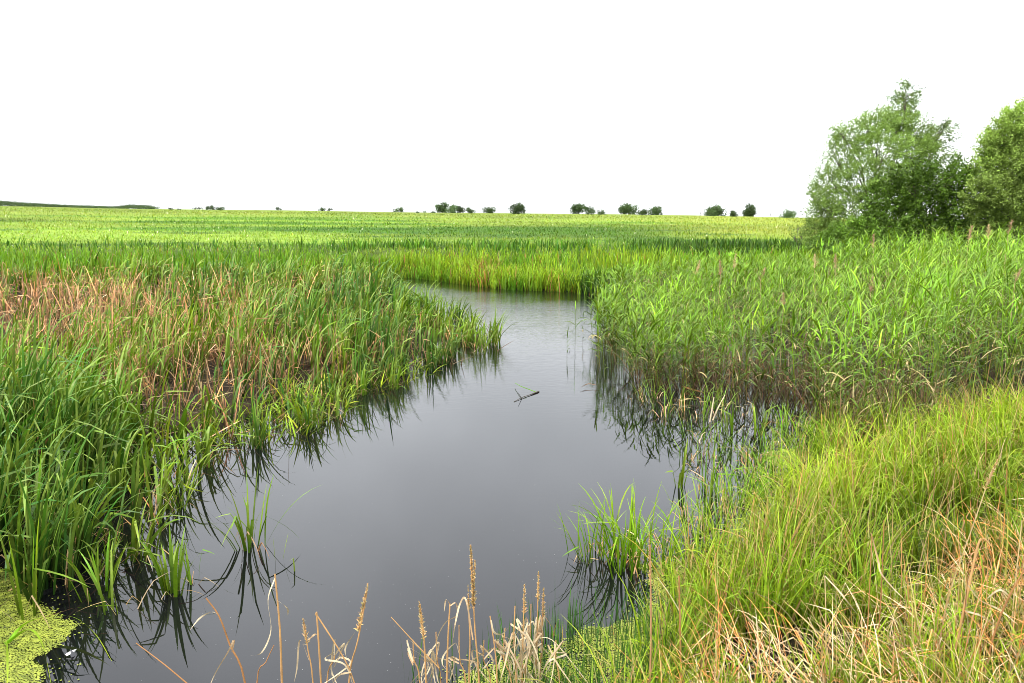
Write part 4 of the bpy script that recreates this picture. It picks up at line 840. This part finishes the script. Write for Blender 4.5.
def bare_sapling(px, top, bot, label):
    Y = 500; b = D(px, bot, Y); gz = ground_at(b[0], Y); h = (bot - top) / FPX * Y; e = Bunch()
    tube(e, [np.zeros(3), [.3, 0, h * .5], [0, 0, h]], [.14, .1, .05], (.1, .1, .1), 5); tube(e, [[.25, 0, h * .45], [-.9, 0, h * .85]], [.08, .04], (.1, .1, .1), 4); tube(e, [[.25, 0, h * .4], [1.0, 0, h * .8]], [.08, .04], (.1, .1, .1), 4)
    o = e.build('bare_tree', M_BARK); o.location = (b[0], Y, gz); tag(o, label, 'bare tree')
bare_sapling(700, 211.5, 216.5, 'thin bare forked sapling left of the widest dark skyline tree'); bare_sapling(770, 213, 217.8, 'short bare forked sapling near the pale green skyline bush')
# far woods on the left skyline: read as one mass
def woods(name, px0, px1, tops, label):
    g = Bunch(); T = 0
    for px in np.arange(px0, px1, 1.6):
        Y = random.uniform(500, 530); tp = np.interp(px, [a for a, _ in tops], [b for _, b in tops]); x = (px - 512) / FPX * Y; gz = ground_at(x, Y); bot = float(skyline(x / Y)) + .5
        h = max(.8, (bot - tp) / FPX * Y) * random.uniform(.8, 1.1); nt = 60
        pos = np.column_stack([rng.normal(x, 1.6, nt), rng.normal(Y, 3, nt), gz + rng.random(nt) ** .8 * h * .9])
        u = rng.normal(0, 1, (nt, 3)); u /= np.linalg.norm(u, axis=1)[:, None]
        leaf_cloud(g, pos, u, 3, .4, .6, .45, DT * random.uniform(.8, 1.3), 0, 0, .15)
    o = g.build(name, M_TREE); tag(o, label, 'hedge', None, 'stuff')
woods('far_woods', -140, 78, [(-140, 196), (0, 201), (15, 201.5), (40, 203.5), (78, 206)], 'dark strip of distant woodland sloping down at the left skyline')
woods('far_hedge', 78, 115, [(78, 206), (115, 207)], 'thin dark hedge line on the left skyline')
woods('far_thicket', 122, 160, [(122, 207.3), (135, 204.8), (152, 205.2), (160, 208)], 'low dark thicket on the left skyline')

# ================================================================= LIGHT, SKY, CAMERA
wd = bpy.data.worlds.new("World"); scene.world = wd; wd.use_nodes = True
nt = wd.node_tree; nt.nodes.clear(); N = nt.nodes.new; LK = nt.links.new
SUN_EL, SUN_AZ = 52, 215        # azimuth clockwise from +Y
out = N('ShaderNodeOutputWorld'); bg = N('ShaderNodeBackground'); bg2 = N('ShaderNodeBackground'); add = N('ShaderNodeAddShader')
sky = N('ShaderNodeTexSky'); sky.sky_type = 'NISHITA'; sky.sun_disc = False; sky.sun_elevation = R(SUN_EL); sky.sun_rotation = R(SUN_AZ); sky.dust_density = 5; sky.air_density = 1.2
LK(sky.outputs[0], bg.inputs[0]); bg.inputs[1].default_value = .05
tc = N('ShaderNodeTexCoord'); sx = N('ShaderNodeSeparateXYZ'); LK(tc.outputs['Generated'], sx.inputs[0])
cr = N('ShaderNodeValToRGB'); LK(sx.outputs['Z'], cr.inputs[0])
cr.color_ramp.elements[0].position = 0; cr.color_ramp.elements[0].color = (.455, .465, .475, 1); cr.color_ramp.elements[1].position = .45; cr.color_ramp.elements[1].color = (.72, .74, .77, 1)
ce = cr.color_ramp.elements.new(1.0); ce.color = (.72, .73, .76, 1)
cn = N('ShaderNodeTexNoise'); cn.inputs['Scale'].default_value = 2.2; cn.inputs['Detail'].default_value = 4; LK(tc.outputs['Generated'], cn.inputs['Vector'])
mr = N('ShaderNodeMapRange'); mr.inputs['From Min'].default_value = .3; mr.inputs['From Max'].default_value = .7; mr.inputs['To Min'].default_value = .8; mr.inputs['To Max'].default_value = 1.2; LK(cn.outputs[0], mr.inputs[0])
ml = N('ShaderNodeMix'); ml.data_type = 'RGBA'; ml.blend_type = 'MULTIPLY'; ml.inputs[0].default_value = 1; LK(cr.outputs[0], ml.inputs[6]); LK(mr.outputs[0], ml.inputs[7])
LK(ml.outputs[2], bg2.inputs[0]); bg2.inputs[1].default_value = 2.9
LK(bg.outputs[0], add.inputs[0]); LK(bg2.outputs[0], add.inputs[1]); LK(add.outputs[0], out.inputs[0])
sl = bpy.data.lights.new('sun', 'SUN'); sl.energy = 4.9; sl.angle = R(4); sl.color = (1, .96, .88)
so = bpy.data.objects.new('sun', sl); COL.objects.link(so)
az = R(SUN_AZ); el = R(SUN_EL)
from mathutils import Vector
dv = Vector((math.sin(az) * math.cos(el), math.cos(az) * math.cos(el), math.sin(el)))
so.rotation_euler = dv.to_track_quat('Z', 'Y').to_euler()
cam = bpy.data.cameras.new('camera'); co = bpy.data.objects.new('camera', cam); COL.objects.link(co)
cam.sensor_width = 36; cam.lens = 28; cam.clip_end = 4000; cam.clip_start = .05
co.location = (0, 0, CAM_H); co.rotation_euler = (R(90) - PITCH, 0, 0); scene.camera = co
scene.view_settings.view_transform = 'Standard'; scene.view_settings.look = 'None'; scene.view_settings.exposure = 0; scene.view_settings.gamma = 1
scene.cycles.filter_width = .9; scene.cycles.max_bounces = 5; scene.cycles.diffuse_bounces = 2; scene.cycles.glossy_bounces = 3; scene.cycles.transmission_bounces = 4
